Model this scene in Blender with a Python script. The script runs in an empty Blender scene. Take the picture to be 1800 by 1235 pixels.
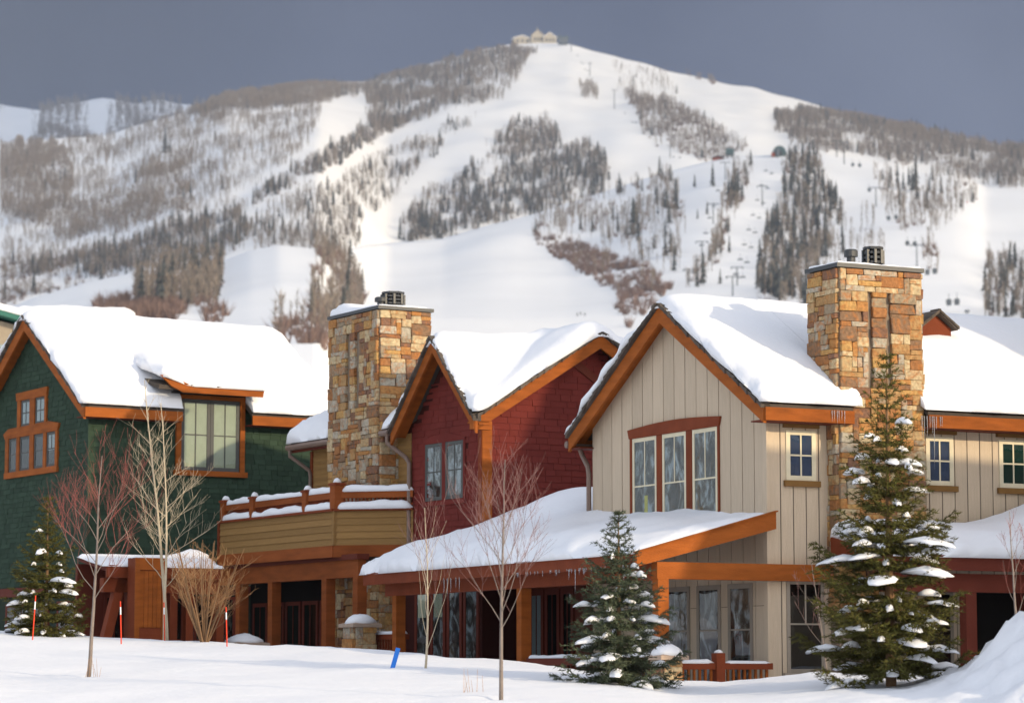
import bpy, bmesh, math, random
import numpy as np
from mathutils import Vector, Matrix, noise

scene = bpy.context.scene
C = scene.collection
R = math.radians
rnd = random.Random(11)

# ------------------------------------------------------------------ camera, sky, sun, exposure
F, HOR = 5000.0, 1184.0                     # focal length and horizon row, in pixels of an 1800 x 1235 picture
TH = math.atan((HOR - 617.5) / F)
cam = bpy.data.cameras.new('camera'); camo = bpy.data.objects.new('camera', cam); C.objects.link(camo)
cam.sensor_width = 36.0; cam.lens = F / 1800 * 36; cam.clip_start = 0.5; cam.clip_end = 30000
camo.location = (0, 0, 0); camo.rotation_euler = (R(90) + TH, 0, 0)
cam.dof.use_dof = True; cam.dof.focus_distance = 52; cam.dof.aperture_fstop = 1.6
scene.camera = camo

SUN_AZ, SUN_EL = 54.0, 16.0                 # degrees right of straight behind the camera, height
sd = Vector((math.sin(R(SUN_AZ)) * math.cos(R(SUN_EL)), -math.cos(R(SUN_AZ)) * math.cos(R(SUN_EL)), math.sin(R(SUN_EL))))
world = bpy.data.worlds.new('World'); scene.world = world; world.use_nodes = True
wn = world.node_tree; wn.nodes.clear()
wout = wn.nodes.new('ShaderNodeOutputWorld'); bg = wn.nodes.new('ShaderNodeBackground')
sky = wn.nodes.new('ShaderNodeTexSky'); sky.sky_type = 'NISHITA'; sky.sun_disc = False
sky.sun_elevation = R(SUN_EL); sky.sun_rotation = math.atan2(sd.x, sd.y)
sky.air_density = 1.0; sky.dust_density = 2.0; sky.ozone_density = 2.0
# a bank of slate cloud stands over the mountain (north half of the sky), thinning out overhead and to the south
tc = wn.nodes.new('ShaderNodeTexCoord'); sep = wn.nodes.new('ShaderNodeSeparateXYZ')
wn.links.new(tc.outputs['Generated'], sep.inputs[0])
nz = wn.nodes.new('ShaderNodeTexNoise'); nz.inputs['Scale'].default_value = 6.0; nz.inputs['Detail'].default_value = 4
wn.links.new(tc.outputs['Generated'], nz.inputs['Vector'])
cr = wn.nodes.new('ShaderNodeValToRGB')
cr.color_ramp.elements[0].position = .38; cr.color_ramp.elements[0].color = (.22, .28, .52, 1)
cr.color_ramp.elements[1].position = .62; cr.color_ramp.elements[1].color = (.44, .52, .82, 1)
wn.links.new(nz.outputs['Fac'], cr.inputs[0])
mr = wn.nodes.new('ShaderNodeMapRange'); mr.interpolation_type = 'SMOOTHSTEP'
mr.inputs['From Min'].default_value = .40; mr.inputs['From Max'].default_value = .93
wn.links.new(sep.outputs['Y'], mr.inputs['Value'])
mix = wn.nodes.new('ShaderNodeMixRGB')
# the rest of the sky is veiled by thin bright cloud
veil = wn.nodes.new('ShaderNodeMixRGB'); veil.inputs[0].default_value = .55; veil.inputs[2].default_value = (4.9, 5.0, 5.3, 1)
wn.links.new(sky.outputs[0], veil.inputs[1])
# the bank is thicker to the left
thk = wn.nodes.new('ShaderNodeMapRange'); thk.interpolation_type = 'SMOOTHSTEP'
for k_, v_ in (('From Min', -.24), ('From Max', .02), ('To Min', .42), ('To Max', 1.0)): thk.inputs[k_].default_value = v_
wn.links.new(sep.outputs['X'], thk.inputs['Value'])
den = wn.nodes.new('ShaderNodeMixRGB'); den.blend_type = 'MULTIPLY'; den.inputs[0].default_value = 1
wn.links.new(cr.outputs[0], den.inputs[1]); wn.links.new(thk.outputs[0], den.inputs[2])
wn.links.new(mr.outputs[0], mix.inputs[0]); wn.links.new(veil.outputs[0], mix.inputs[1]); wn.links.new(den.outputs[0], mix.inputs[2])
wn.links.new(mix.outputs[0], bg.inputs[0]); bg.inputs[1].default_value = .15
wn.links.new(bg.outputs[0], wout.inputs[0])
sun = bpy.data.lights.new('sun', 'SUN'); sun.energy = 2.2; sun.angle = R(1.0); sun.color = (1, .82, .56)
suno = bpy.data.objects.new('sun', sun); C.objects.link(suno); suno.rotation_euler = sd.to_track_quat('Z', 'Y').to_euler()
scene.view_settings.view_transform = 'Standard'; scene.view_settings.look = 'None'
scene.view_settings.exposure = .74; scene.view_settings.gamma = 1
scene.cycles.max_bounces = 6; scene.cycles.diffuse_bounces = 3; scene.cycles.glossy_bounces = 3
scene.cycles.transparent_max_bounces = 8; scene.cycles.caustics_reflective = False; scene.cycles.caustics_refractive = False

# ------------------------------------------------------------------ surveying: where a picture point lies on a plane of the place
cT, sT = math.cos(TH), math.sin(TH)
def ray(px, py):
    b = (617.5 - py) / F
    return Vector(((px - 900) / F, cT - b * sT, sT + b * cT))
def proj(P):
    zc = P[1] * cT + P[2] * sT
    return 900 + F * P[0] / zc, 617.5 - F * (P[2] * cT - P[1] * sT) / zc
def at(px, py, Y):
    r = ray(px, py); return r * (Y / r.y)
class Frame:                                 # a house's own axes: x along its right wall, y along its left (gable) wall
    def __init__(s, px, Y, deg):
        o = at(px, 800, Y); s.O = Vector((o.x, o.y, 0)); s.a = R(deg)
        s.V = Vector((math.cos(s.a), math.sin(s.a), 0)); s.U = Vector((-math.sin(s.a), math.cos(s.a), 0))
    def w(s, x, y, z): return s.O + s.V * x + s.U * y + Vector((0, 0, z))
    def onx(s, px, py, x0=0):
        r = ray(px, py); P = r * ((s.O.dot(s.V) + x0) / r.dot(s.V)) - s.O; return P.dot(s.U), P.z
    def ony(s, px, py, y0=0):
        r = ray(px, py); P = r * ((s.O.dot(s.U) + y0) / r.dot(s.U)) - s.O; return P.dot(s.V), P.z
g = Frame(1348, 50, 26.5); m = Frame(848, 60, 30.6); n = Frame(156, 68, 32.5)

# ------------------------------------------------------------------ materials
MATS = {}
def mat(name, col, rough=.7, var=.12, nscale=6.0, namp=.15, bump=.0, bscale=40.0, stretch=None, spec=.10, metal=0.0, hue=0.0):
    m_ = bpy.data.materials.new(name); m_.use_nodes = True; nt = m_.node_tree; N, L = nt.nodes, nt.links
    p = N['Principled BSDF']; p.inputs['Roughness'].default_value = rough; p.inputs['Metallic'].default_value = metal
    p.inputs['Specular IOR Level'].default_value = spec
    geo = N.new('ShaderNodeNewGeometry'); oi = N.new('ShaderNodeObjectInfo')
    vec = geo.outputs['Position']
    if stretch:
        mp = N.new('ShaderNodeMapping'); mp.inputs['Scale'].default_value = stretch
        tcn = N.new('ShaderNodeTexCoord'); L.new(tcn.outputs['Object'], mp.inputs[0]); vec = mp.outputs[0]
    nz_ = N.new('ShaderNodeTexNoise'); nz_.inputs['Scale'].default_value = nscale; nz_.inputs['Detail'].default_value = 5
    L.new(vec, nz_.inputs['Vector'])
    add = N.new('ShaderNodeMath'); add.operation = 'ADD'
    L.new(oi.outputs['Random'], add.inputs[0]); L.new(geo.outputs['Random Per Island'], add.inputs[1])
    fr = N.new('ShaderNodeMath'); fr.operation = 'FRACT'; L.new(add.outputs[0], fr.inputs[0])
    v1 = N.new('ShaderNodeMath'); v1.operation = 'MULTIPLY_ADD'; L.new(fr.outputs[0], v1.inputs[0]); v1.inputs[1].default_value = 2 * var; v1.inputs[2].default_value = 1 - var - namp
    v2 = N.new('ShaderNodeMath'); v2.operation = 'MULTIPLY_ADD'; L.new(nz_.outputs['Fac'], v2.inputs[0]); v2.inputs[1].default_value = 2 * namp; L.new(v1.outputs[0], v2.inputs[2])
    hs = N.new('ShaderNodeHueSaturation'); hs.inputs['Color'].default_value = (*col, 1); L.new(v2.outputs[0], hs.inputs['Value'])
    if hue:
        h1 = N.new('ShaderNodeMath'); h1.operation = 'MULTIPLY_ADD'; L.new(fr.outputs[0], h1.inputs[0]); h1.inputs[1].default_value = 2 * hue; h1.inputs[2].default_value = .5 - hue
        L.new(h1.outputs[0], hs.inputs['Hue'])
    L.new(hs.outputs[0], p.inputs['Base Color'])
    if bump:
        nb = N.new('ShaderNodeTexNoise'); nb.inputs['Scale'].default_value = bscale; nb.inputs['Detail'].default_value = 6; L.new(vec, nb.inputs['Vector'])
        b = N.new('ShaderNodeBump'); b.inputs['Strength'].default_value = bump; b.inputs['Distance'].default_value = .03
        L.new(nb.outputs['Fac'], b.inputs['Height']); L.new(b.outputs[0], p.inputs['Normal'])
    MATS[name] = m_; return m_
SNOW = mat('snow', (.815, .82, .845), .75, 0, 1.2, .03, .35, 9, spec=.2)
GSNOW = mat('field_snow', (.80, .805, .83), .8, 0, .9, .035, .55, 5, spec=.2)
MSNOW = mat('mountain_snow', (.76, .77, .785), .8, 0, .012, .07, 0, spec=.05)
GREEN = mat('green_shingle', (.034, .056, .037), .85, .16, 3, .20, .3, 60)
GREENW = mat('green_wall', (.03, .04, .028), .9, 0)
RED = mat('red_shingle', (.150, .027, .021), .8, .07, 1.2, .30, .3, 60)
REDW = mat('red_wall', (.05, .014, .011), .9, 0)
GREY = mat('grey_board', (.55, .44, .32), .8, .06, 5, .14, .35, 30, stretch=(6, 6, .5))
GREYW = mat('grey_wall', (.10, .08, .065), .9, 0)
ORANGE = mat('orange_wood', (.29, .080, .015), .7, .12, 2.0, .46, .4, 25, stretch=(.9, .9, 4))
BROWNRED = mat('brown_red_wood', (.185, .042, .016), .65, .12, 2.5, .3, .25, 25)
TIMBER = mat('timber', (.25, .068, .018), .7, .12, 2.0, .42, .35, 25, stretch=(.8, .8, 4))
DARKRED = mat('dark_red_wood', (.13, .030, .018), .65, .1, 3, .2, .2, 25)
SIDING = mat('deck_siding', (.29, .165, .06), .7, .10, 4, .2, .25, 25, stretch=(1, 1, 12))
BROWN = mat('brown_trim', (.20, .105, .035), .7, .06)
CREAM = mat('cream_sash', (.68, .60, .43), .55, .04)
TAUPE = mat('taupe_sash', (.30, .255, .205), .6, .05)
DARKSASH = mat('dark_sash', (.085, .085, .08), .5, .05)
SHAKE = mat('roof_shake', (.10, .082, .068), .9, .3, 8, .2, .4, 30)
METAL = mat('dark_metal', (.04, .042, .045), .45, .05, spec=.5)
FLASH = mat('cap_flashing', (.035, .038, .042), .5, .05, spec=.5)
PIPE = mat('downspout_paint', (.19, .125, .095), .5, .05, spec=.5)
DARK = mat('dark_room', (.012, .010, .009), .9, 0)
BLIND = mat('cream_blind', (.55, .53, .38), .8, .02)
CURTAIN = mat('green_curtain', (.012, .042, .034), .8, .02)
PALE = mat('pale_blind', (.40, .42, .42), .8, .02)
SKYREFL = mat('painted_sky_reflection', (.075, .095, .17), .8, .02)  # flat blue behind two panes, painted in place of reflected sky
MORTAR = mat('mortar', (.22, .17, .125), .95, 0)
CAPSTONE = mat('cap_stone', (.40, .30, .23), .85, .1, 8, .15, .2)
TANWALL = mat('tan_wall', (.30, .25, .19), .85, .08)
GREENROOF = mat('green_metal', (.04, .14, .11), .5, .03)
BARKG = mat('grey_bark', (.23, .19, .165), .9, .08, 9, .25, .4, 40)
BARKW = mat('pale_bark', (.50, .42, .30), .85, .08, 9, .25, .3, 40)
TWIGR = mat('red_twig', (.23, .075, .065), .8, .25)
TWIGT = mat('tan_twig', (.36, .20, .095), .8, .25)
TWIGP = mat('plum_twig', (.22, .125, .115), .8, .25)
BARKS = mat('spruce_bark', (.22, .13, .07), .9, .1, 9, .25, .4, 40)
NEEDLE = mat('spruce_needle', (.075, .068, .018), .75, .40, 3, .2, hue=.03)
NEEDLEB = mat('blue_spruce_needle', (.070, .082, .048), .75, .38, 3, .2, hue=.03)
ASPEN = mat('far_aspen', (.215, .178, .145), .95, .35, .01, .1)
BRUSH = mat('far_brush', (.175, .118, .098), .95, .35, .02, .1)
FARCON = mat('far_conifer', (.060, .064, .062), .95, .35, .02, .1)
STEEL = mat('lift_steel', (.10, .115, .13), .6, .1)
STAKER = mat('red_stake', (.70, .06, .025), .5, .05)
STAKEB = mat('blue_stake', (.035, .19, .66), .5, .05)
CREAMWALL = mat('summit_wall', (.40, .36, .29), .8, .05)
DOME = mat('station_dome', (.07, .11, .115), .5, .05)
PISTEN = mat('orange_machine', (.42, .09, .03), .6, .05)

def stone_material():
    # sawn and split quartzite: base tone per stone, rusty stains, mottling
    m_ = bpy.data.materials.new('quartzite'); m_.use_nodes = True; N, L = m_.node_tree.nodes, m_.node_tree.links
    p = N['Principled BSDF']; p.inputs['Roughness'].default_value = .85; p.inputs['Specular IOR Level'].default_value = .25
    oi = N.new('ShaderNodeObjectInfo'); geo = N.new('ShaderNodeNewGeometry')
    r = N.new('ShaderNodeValToRGB'); r.color_ramp.interpolation = 'CONSTANT'
    pal = [(.41, .29, .15), (.37, .18, .06), (.34, .30, .23), (.18, .095, .06), (.45, .35, .21), (.35, .21, .09), (.27, .21, .14), (.42, .25, .09), (.39, .34, .26), (.29, .13, .05), (.47, .37, .22), (.20, .12, .07)]
    e = r.color_ramp.elements; e[0].color = (*pal[0], 1); e[0].position = 0; e[1].position = 1 / 12; e[1].color = (*pal[1], 1)
    for i in range(2, 12):
        q = e.new(i / 12); q.color = (*pal[i], 1)
    L.new(oi.outputs['Random'], r.inputs[0])
    off = N.new('ShaderNodeVectorMath'); off.operation = 'MULTIPLY_ADD'
    comb = N.new('ShaderNodeCombineXYZ'); L.new(oi.outputs['Random'], comb.inputs[0]); L.new(oi.outputs['Random'], comb.inputs[1])
    L.new(comb.outputs[0], off.inputs[0]); off.inputs[1].default_value = (37, 91, 0); L.new(geo.outputs['Position'], off.inputs[2])
    n1 = N.new('ShaderNodeTexNoise'); n1.inputs['Scale'].default_value = 5.0; n1.inputs['Detail'].default_value = 8; n1.inputs['Distortion'].default_value = 1.6; L.new(off.outputs[0], n1.inputs['Vector'])
    rr = N.new('ShaderNodeValToRGB'); rr.color_ramp.elements[0].position = .47; rr.color_ramp.elements[1].position = .66
    L.new(n1.outputs['Fac'], rr.inputs[0])
    mx = N.new('ShaderNodeMixRGB'); mx.inputs[2].default_value = (.36, .135, .035, 1); L.new(r.outputs[0], mx.inputs[1])
    mm = N.new('ShaderNodeMath'); mm.operation = 'MULTIPLY'; mm.inputs[1].default_value = .70; L.new(rr.outputs[0], mm.inputs[0]); L.new(mm.outputs[0], mx.inputs[0])
    n2 = N.new('ShaderNodeTexNoise'); n2.inputs['Scale'].default_value = 17; n2.inputs['Detail'].default_value = 6; L.new(off.outputs[0], n2.inputs['Vector'])
    hs = N.new('ShaderNodeHueSaturation'); v = N.new('ShaderNodeMath'); v.operation = 'MULTIPLY_ADD'; v.inputs[1].default_value = 1.3; v.inputs[2].default_value = .34
    L.new(n2.outputs['Fac'], v.inputs[0]); L.new(v.outputs[0], hs.inputs['Value']); L.new(mx.outputs[0], hs.inputs['Color']); L.new(hs.outputs[0], p.inputs['Base Color'])
    b = N.new('ShaderNodeBump'); b.inputs['Strength'].default_value = .5; b.inputs['Distance'].default_value = .03; L.new(n2.outputs['Fac'], b.inputs['Height']); L.new(b.outputs[0], p.inputs['Normal'])
    return m_
STONE = stone_material()
def glass_material():
    m_ = bpy.data.materials.new('window_glass'); m_.use_nodes = True; N, L = m_.node_tree.nodes, m_.node_tree.links
    N.clear(); o = N.new('ShaderNodeOutputMaterial'); t = N.new('ShaderNodeBsdfTransparent'); t.inputs[0].default_value = (.86, .90, .90, 1)
    gl = N.new('ShaderNodeBsdfGlossy'); gl.inputs['Roughness'].default_value = .02
    nb = N.new('ShaderNodeTexNoise'); nb.inputs['Scale'].default_value = 1.6; geo = N.new('ShaderNodeNewGeometry'); L.new(geo.outputs['Position'], nb.inputs['Vector'])
    b = N.new('ShaderNodeBump'); b.inputs['Strength'].default_value = .12; b.inputs['Distance'].default_value = .05; L.new(nb.outputs['Fac'], b.inputs['Height']); L.new(b.outputs[0], gl.inputs['Normal'])
    fr = N.new('ShaderNodeFresnel'); fr.inputs['IOR'].default_value = 1.8
    bf = N.new('ShaderNodeMath'); bf.operation = 'SUBTRACT'; bf.inputs[0].default_value = 1; L.new(geo.outputs['Backfacing'], bf.inputs[1])
    fm = N.new('ShaderNodeMath'); fm.operation = 'MULTIPLY'; L.new(fr.outputs[0], fm.inputs[0]); L.new(bf.outputs[0], fm.inputs[1])
    mx = N.new('ShaderNodeMixShader'); L.new(fm.outputs[0], mx.inputs[0]); L.new(t.outputs[0], mx.inputs[1]); L.new(gl.outputs[0], mx.inputs[2]); L.new(mx.outputs[0], o.inputs[0])
    return m_
GLASS = glass_material()
def pane_reflection_material():
    # mottled greys painted behind the panes in place of mirrored surroundings
    m_ = bpy.data.materials.new('painted_pane_reflection'); m_.use_nodes = True; N, L = m_.node_tree.nodes, m_.node_tree.links; p = N['Principled BSDF']; p.inputs['Roughness'].default_value = .9
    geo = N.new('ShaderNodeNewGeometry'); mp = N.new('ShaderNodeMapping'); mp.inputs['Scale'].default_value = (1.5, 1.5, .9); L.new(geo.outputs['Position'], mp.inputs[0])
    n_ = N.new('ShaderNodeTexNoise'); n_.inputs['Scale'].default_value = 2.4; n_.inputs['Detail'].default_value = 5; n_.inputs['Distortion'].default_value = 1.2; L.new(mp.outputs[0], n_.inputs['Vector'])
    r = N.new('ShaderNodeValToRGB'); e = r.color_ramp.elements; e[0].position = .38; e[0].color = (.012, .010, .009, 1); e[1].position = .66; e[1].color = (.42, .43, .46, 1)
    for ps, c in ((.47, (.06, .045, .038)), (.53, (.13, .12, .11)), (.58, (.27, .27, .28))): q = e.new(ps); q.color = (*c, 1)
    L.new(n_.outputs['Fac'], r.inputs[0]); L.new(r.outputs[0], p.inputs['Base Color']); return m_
PANEREFL = pane_reflection_material()
YELLOW = mat('plain_yellow', (.62, .50, .05), .6, .02)
def ice_material():
    m_ = bpy.data.materials.new('ice'); m_.use_nodes = True; p = m_.node_tree.nodes['Principled BSDF']
    p.inputs['Base Color'].default_value = (.85, .88, .92, 1); p.inputs['Roughness'].default_value = .1; p.inputs['Transmission Weight'].default_value = .75; p.inputs['IOR'].default_value = 1.31
    return m_
ICE = ice_material()

# ------------------------------------------------------------------ mesh helpers
class MB:
    def __init__(s): s.v = []; s.f = []
    def add(s, vs, fs):
        k = len(s.v); s.v += [tuple(v) for v in vs]; s.f += [tuple(i + k for i in f) for f in fs]; return s
    def box(s, x0, x1, y0, y1, z0, z1):
        return s.add([(x0, y0, z0), (x1, y0, z0), (x1, y1, z0), (x0, y1, z0), (x0, y0, z1), (x1, y0, z1), (x1, y1, z1), (x0, y1, z1)],
                     [(0, 3, 2, 1), (4, 5, 6, 7), (0, 1, 5, 4), (1, 2, 6, 5), (2, 3, 7, 6), (3, 0, 4, 7)])
    def prism(s, poly, ext):                  # poly: points of a planar face, ext: extrusion vector
        k = len(poly); e = Vector(ext); a = [Vector(p) for p in poly]
        return s.add(a + [p + e for p in a], [tuple(range(k))[::-1], tuple(range(k, 2 * k))] + [(i, (i + 1) % k, (i + 1) % k + k, i + k) for i in range(k)])
    def bar(s, p, q, w, h, up=(0, 0, 1)):
        p, q = Vector(p), Vector(q); d = (q - p).normalized(); sd_ = d.cross(Vector(up)).normalized(); u = sd_.cross(d)
        a = [sd_ * (w / 2 * i) + u * (h / 2 * j) for i, j in ((-1, -1), (1, -1), (1, 1), (-1, 1))]
        return s.add([p + o for o in a] + [q + o for o in a], [(0, 1, 2, 3), (7, 6, 5, 4), (0, 4, 5, 1), (1, 5, 6, 2), (2, 6, 7, 3), (3, 7, 4, 0)])
    def tube(s, pts, rad, seg=6, cap=True):
        pts = [Vector(p) for p in pts]; k = len(s.v); nP = len(pts)
        ref = None
        for i, p in enumerate(pts):
            d = (pts[min(i + 1, nP - 1)] - pts[max(i - 1, 0)]).normalized()
            if ref is None or abs(ref.dot(d)) > .9: ref = Vector((1, 0, 0)) if abs(d.x) < .8 else Vector((0, 1, 0))
            a = d.cross(ref).normalized(); b = d.cross(a); r_ = rad[i] if hasattr(rad, '__len__') else rad
            for j in range(seg):
                t = 2 * math.pi * j / seg; s.v.append(tuple(p + a * (r_ * math.cos(t)) + b * (r_ * math.sin(t))))
        for i in range(nP - 1):
            for j in range(seg):
                s.f.append((k + i * seg + j, k + i * seg + (j + 1) % seg, k + (i + 1) * seg + (j + 1) % seg, k + (i + 1) * seg + j))
        if cap: s.f.append(tuple(range(k, k + seg))[::-1]); s.f.append(tuple(range(k + (nP - 1) * seg, k + nP * seg)))
        return s
    def build(s, name, mt, parent=None, smooth=False):
        me = bpy.data.meshes.new(name); me.from_pydata(s.v, [], s.f); me.materials.append(mt)
        bm = bmesh.new(); bm.from_mesh(me); bmesh.ops.recalc_face_normals(bm, faces=bm.faces); bm.to_mesh(me); bm.free()
        if smooth: me.shade_smooth()
        return link(name, me, parent)
def link(name, me, parent=None):
    o = bpy.data.objects.new(name, me); C.objects.link(o); o.parent = parent; return o
def tag(o, label, cat=None, group=None, kind=None):
    if label: o['label'] = label
    if cat: o['category'] = cat
    if group: o['group'] = group
    if kind: o['kind'] = kind
    return o
def thing(name, label, cat, loc=(0, 0, 0), rz=0, group=None):
    o = bpy.data.objects.new(name, None); C.objects.link(o); o.location = loc; o.rotation_euler = (0, 0, rz); o.empty_display_size = .2
    return tag(o, label, cat, group)
def box(name, par, mt, x0, x1, y0, y1, z0, z1): return MB().box(x0, x1, y0, y1, z0, z1).build(name, mt, par)

# a bevelled unit block in a few rough variants (stones) and a tapered unit shingle, shared by all pieces
def rough_block(seed, mt, bev=.10, jit=.05):
    r = random.Random(seed); bm = bmesh.new(); bmesh.ops.create_cube(bm, size=1)
    for v in bm.verts: v.co += Vector((r.uniform(-jit, jit), r.uniform(-jit, jit) * .6, r.uniform(-jit, jit)))
    bmesh.ops.bevel(bm, geom=list(bm.edges), offset=bev, segments=1, affect='EDGES')
    for v in bm.verts: v.co += Vector([r.uniform(-.018, .018) for _ in range(3)])
    me = bpy.data.meshes.new('stone'); bm.to_mesh(me); bm.free(); me.materials.append(mt); return me
STONES = [rough_block(i, STONE, .06, .05) for i in range(7)]
def stone_face(par, org, du, dn, W, z0, z1, cw=.125, ch=.09, seed=0, skip=None, proud=.05, squeeze=lambda z: 1.0):
    """ashlar of mixed sizes on a vertical face: origin, unit direction along the face, outward normal"""
    r = random.Random(seed); nx = max(2, round(W / cw)); nzc = max(2, round((z1 - z0) / ch)); cw = W / nx; ch = (z1 - z0) / nzc
    used = [[False] * nx for _ in range(nzc)]
    ang = math.atan2(du[1], du[0]); out = []
    for j in range(nzc):
        for i in range(nx):
            if used[j][i]: continue
            w = r.choice((1, 2, 2, 3, 3, 4)); h = r.choice((1, 1, 2, 2, 2, 3))
            if w >= 4: h = min(h, 2)
            if w == 1: h = min(h, 3)
            w = min(w, nx - i); h = min(h, nzc - j)
            while w > 1 and any(used[j][i + k] for k in range(w)): w -= 1
            if nx - i - w == 1 and w < 4 and not used[j][nx - 1]: w += 1
            while w > 1 and any(used[j][i + k] for k in range(w)): w -= 1
            while h > 1 and any(used[j + q][i + k] for q in range(h) for k in range(w)): h -= 1
            for q in range(h):
                for k in range(w): used[j + q][i + k] = True
            uc, zc = (i + w / 2) * cw, z0 + (j + h / 2) * ch
            if skip and skip(uc, zc, w * cw, h * ch): continue
            p_ = proud + r.uniform(-.02, .025); s_ = squeeze(zc)
            uc = W / 2 + (uc - W / 2) * s_
            o = bpy.data.objects.new('stone', r.choice(STONES)); C.objects.link(o); o.parent = par
            o.location = (org[0] + du[0] * uc + dn[0] * (p_ - .06), org[1] + du[1] * uc + dn[1] * (p_ - .06), zc)
            o.scale = (w * cw * s_ - .005, .15, h * ch - .005); o.rotation_euler = (r.uniform(-.02, .02), r.uniform(-.012, .012), ang + r.uniform(-.02, .02))
            out.append(o)
    return out
def shingle_mesh(mt):
    me = bpy.data.meshes.new('shingle')
    me.from_pydata([(0, 0, 0), (1, 0, 0), (1, 0, 1), (0, 0, 1), (0, -1, 0), (1, -1, 0), (1, -.25, 1), (0, -.25, 1)], [],
                   [(0, 1, 2, 3), (4, 7, 6, 5), (0, 4, 5, 1), (3, 2, 6, 7), (0, 3, 7, 4), (1, 5, 6, 2)])
    me.materials.append(mt); return me
def shingle_wall(par, org, du, dn, u0, u1, z0, ztop, expo, wr, mt, seed, nobj=0, skip=None, th=.022):
    """lapped shingles over a wall; the largest ones as pieces, the rest joined. ztop(u) gives the roof line"""
    r = random.Random(seed); cells = []; z = z0; k = 0
    while z < max(ztop(u0 + (u1 - u0) * t / 40) for t in range(41)):
        u = u0
        while u < u1:
            w = r.uniform(*wr)
            if u == u0: w *= r.uniform(.4, 1)
            e = min(u + w, u1)
            if u1 - e < wr[0] * .3: e = u1
            top = min(ztop(u + .01), ztop(e - .01)); hh = min(expo * 1.12, top - z)
            if hh > .03 and not (skip and skip((u + e) / 2, z + expo / 2)): cells.append((u, e, z + r.uniform(-.006, .006), hh, th * r.uniform(.75, 1.25)))
            u = e
        z += expo; k += 1
    ang = math.atan2(du[1], du[0]); sx = 1
    if abs(dn[0] * -du[1] + dn[1] * du[0] + 1) > .5: sx = -1      # keep the outward side at local -y
    order = sorted(cells, key=lambda c: -(c[1] - c[0]) * c[3]); me = shingle_mesh(mt)
    mb = MB()
    for i, (a, b, z, h, t) in enumerate(order):
        if i < nobj:
            o = bpy.data.objects.new('shingle', me); C.objects.link(o); o.parent = par
            s0 = a if sx > 0 else b
            o.location = (org[0] + du[0] * s0, org[1] + du[1] * s0, z); o.rotation_euler = (0, 0, ang if sx > 0 else ang + math.pi); o.scale = (b - a - .008, t, h)
        else:
            A = Vector((org[0] + du[0] * a, org[1] + du[1] * a, z)); B = Vector((org[0] + du[0] * (b - .008), org[1] + du[1] * (b - .008), z)); nn = Vector((dn[0], dn[1], 0)); up = Vector((0, 0, h))
            mb.add([A, B, B + up, A + up, A + nn * t, B + nn * t, B + up + nn * t * .25, A + up + nn * t * .25], [(0, 1, 2, 3), (4, 7, 6, 5), (0, 4, 5, 1), (3, 2, 6, 7), (0, 3, 7, 4), (1, 5, 6, 2)])
    if mb.v: tag(mb.build('shingles', mt, par), None, kind='stuff')

def snow_sheet(par, base, Ls, Lt, thick, er, seed, hump=None, name='snow', lump=.22, lip=.06, mt=None, edges=(1, 1, 1, 1), step=.2):
    """a closed blanket of snow over a patch: base(s, t) in metres gives the roof point; rounded, lumpy edges"""
    def ticks(Lx):
        e = [0, .02, .05, .1, .17, .26, .38]; e = [q for q in e if q < Lx / 2]
        nmid = max(2, int((Lx - 2 * e[-1]) / step)); return e[:-1] + [e[-1] + (Lx - 2 * e[-1]) * i / nmid for i in range(nmid + 1)] + [Lx - q for q in e[:-1]][::-1]
    S, T = ticks(Ls), ticks(Lt); off = Vector((seed * 13.7, seed * 7.1, 0)); top = []; bot = []
    for s in S:
        for t in T:
            p = Vector(base(s, t)); q = p * 1.0
            ds = [s if edges[0] else 9, Ls - s if edges[1] else 9, t if edges[2] else 9, Lt - t if edges[3] else 9]
            d = min(ds); nv = noise.noise(p * 1.7 + off); n2 = noise.noise(p * .6 + off * 2); n3 = noise.noise(p * 5 + off)
            d2 = max(0, d + (.07 * nv + .08 * n3) * (1 if d > 0 else 0)); er_ = er * (1 + .5 * n2)
            pr = math.sqrt(max(0, 1 - (1 - min(d2 / er_, 1)) ** 2)) if d > 0 else 0
            h = thick * pr * (1 + lump * n2 + lump * .45 * nv + .07 * n3 * (1 if d < .6 else .35)) + (.012 * noise.noise(p * 11 + off) if d > 0 else 0)
            if hump: h += hump(s, t) * pr
            # the lip curls out and down over the edge
            if d < .25 and lip:
                k = min(range(4), key=lambda i: ds[i]); e = 1e-2
                dv = (Vector(base(min(max(s + (-e if k == 0 else e if k == 1 else 0), -1), Ls + 1), t + (-e if k == 2 else e if k == 3 else 0))) - p)
                dv.z = 0
                if dv.length > 0: q += dv.normalized() * lip * (1 + 1.1 * nv + .8 * n3) * (1 - d / .25)
                q.z -= .03 * (1 - d / .25)
            q.z += h + .006; top.append(q); bot.append(p + Vector((0, 0, -.02)))
    nt_ = len(T); v = top + bot; k = len(top); f = []
    for i in range(len(S) - 1):
        for j in range(nt_ - 1):
            a = i * nt_ + j; f.append((a, a + 1, a + nt_ + 1, a + nt_)); f.append((a + k, a + nt_ + k, a + nt_ + 1 + k, a + 1 + k))
    for i in range(len(S) - 1):
        for j in (0, nt_ - 1):
            a = i * nt_ + j; f.append((a, a + nt_, a + nt_ + k, a + k))
    for j in range(nt_ - 1):
        for i in (0, len(S) - 1):
            a = i * nt_ + j; f.append((a, a + 1, a + 1 + k, a + k))
    b = MB(); b.v = [tuple(q) for q in v]; b.f = f
    return b.build(name, mt or SNOW, par, smooth=True)
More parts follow.
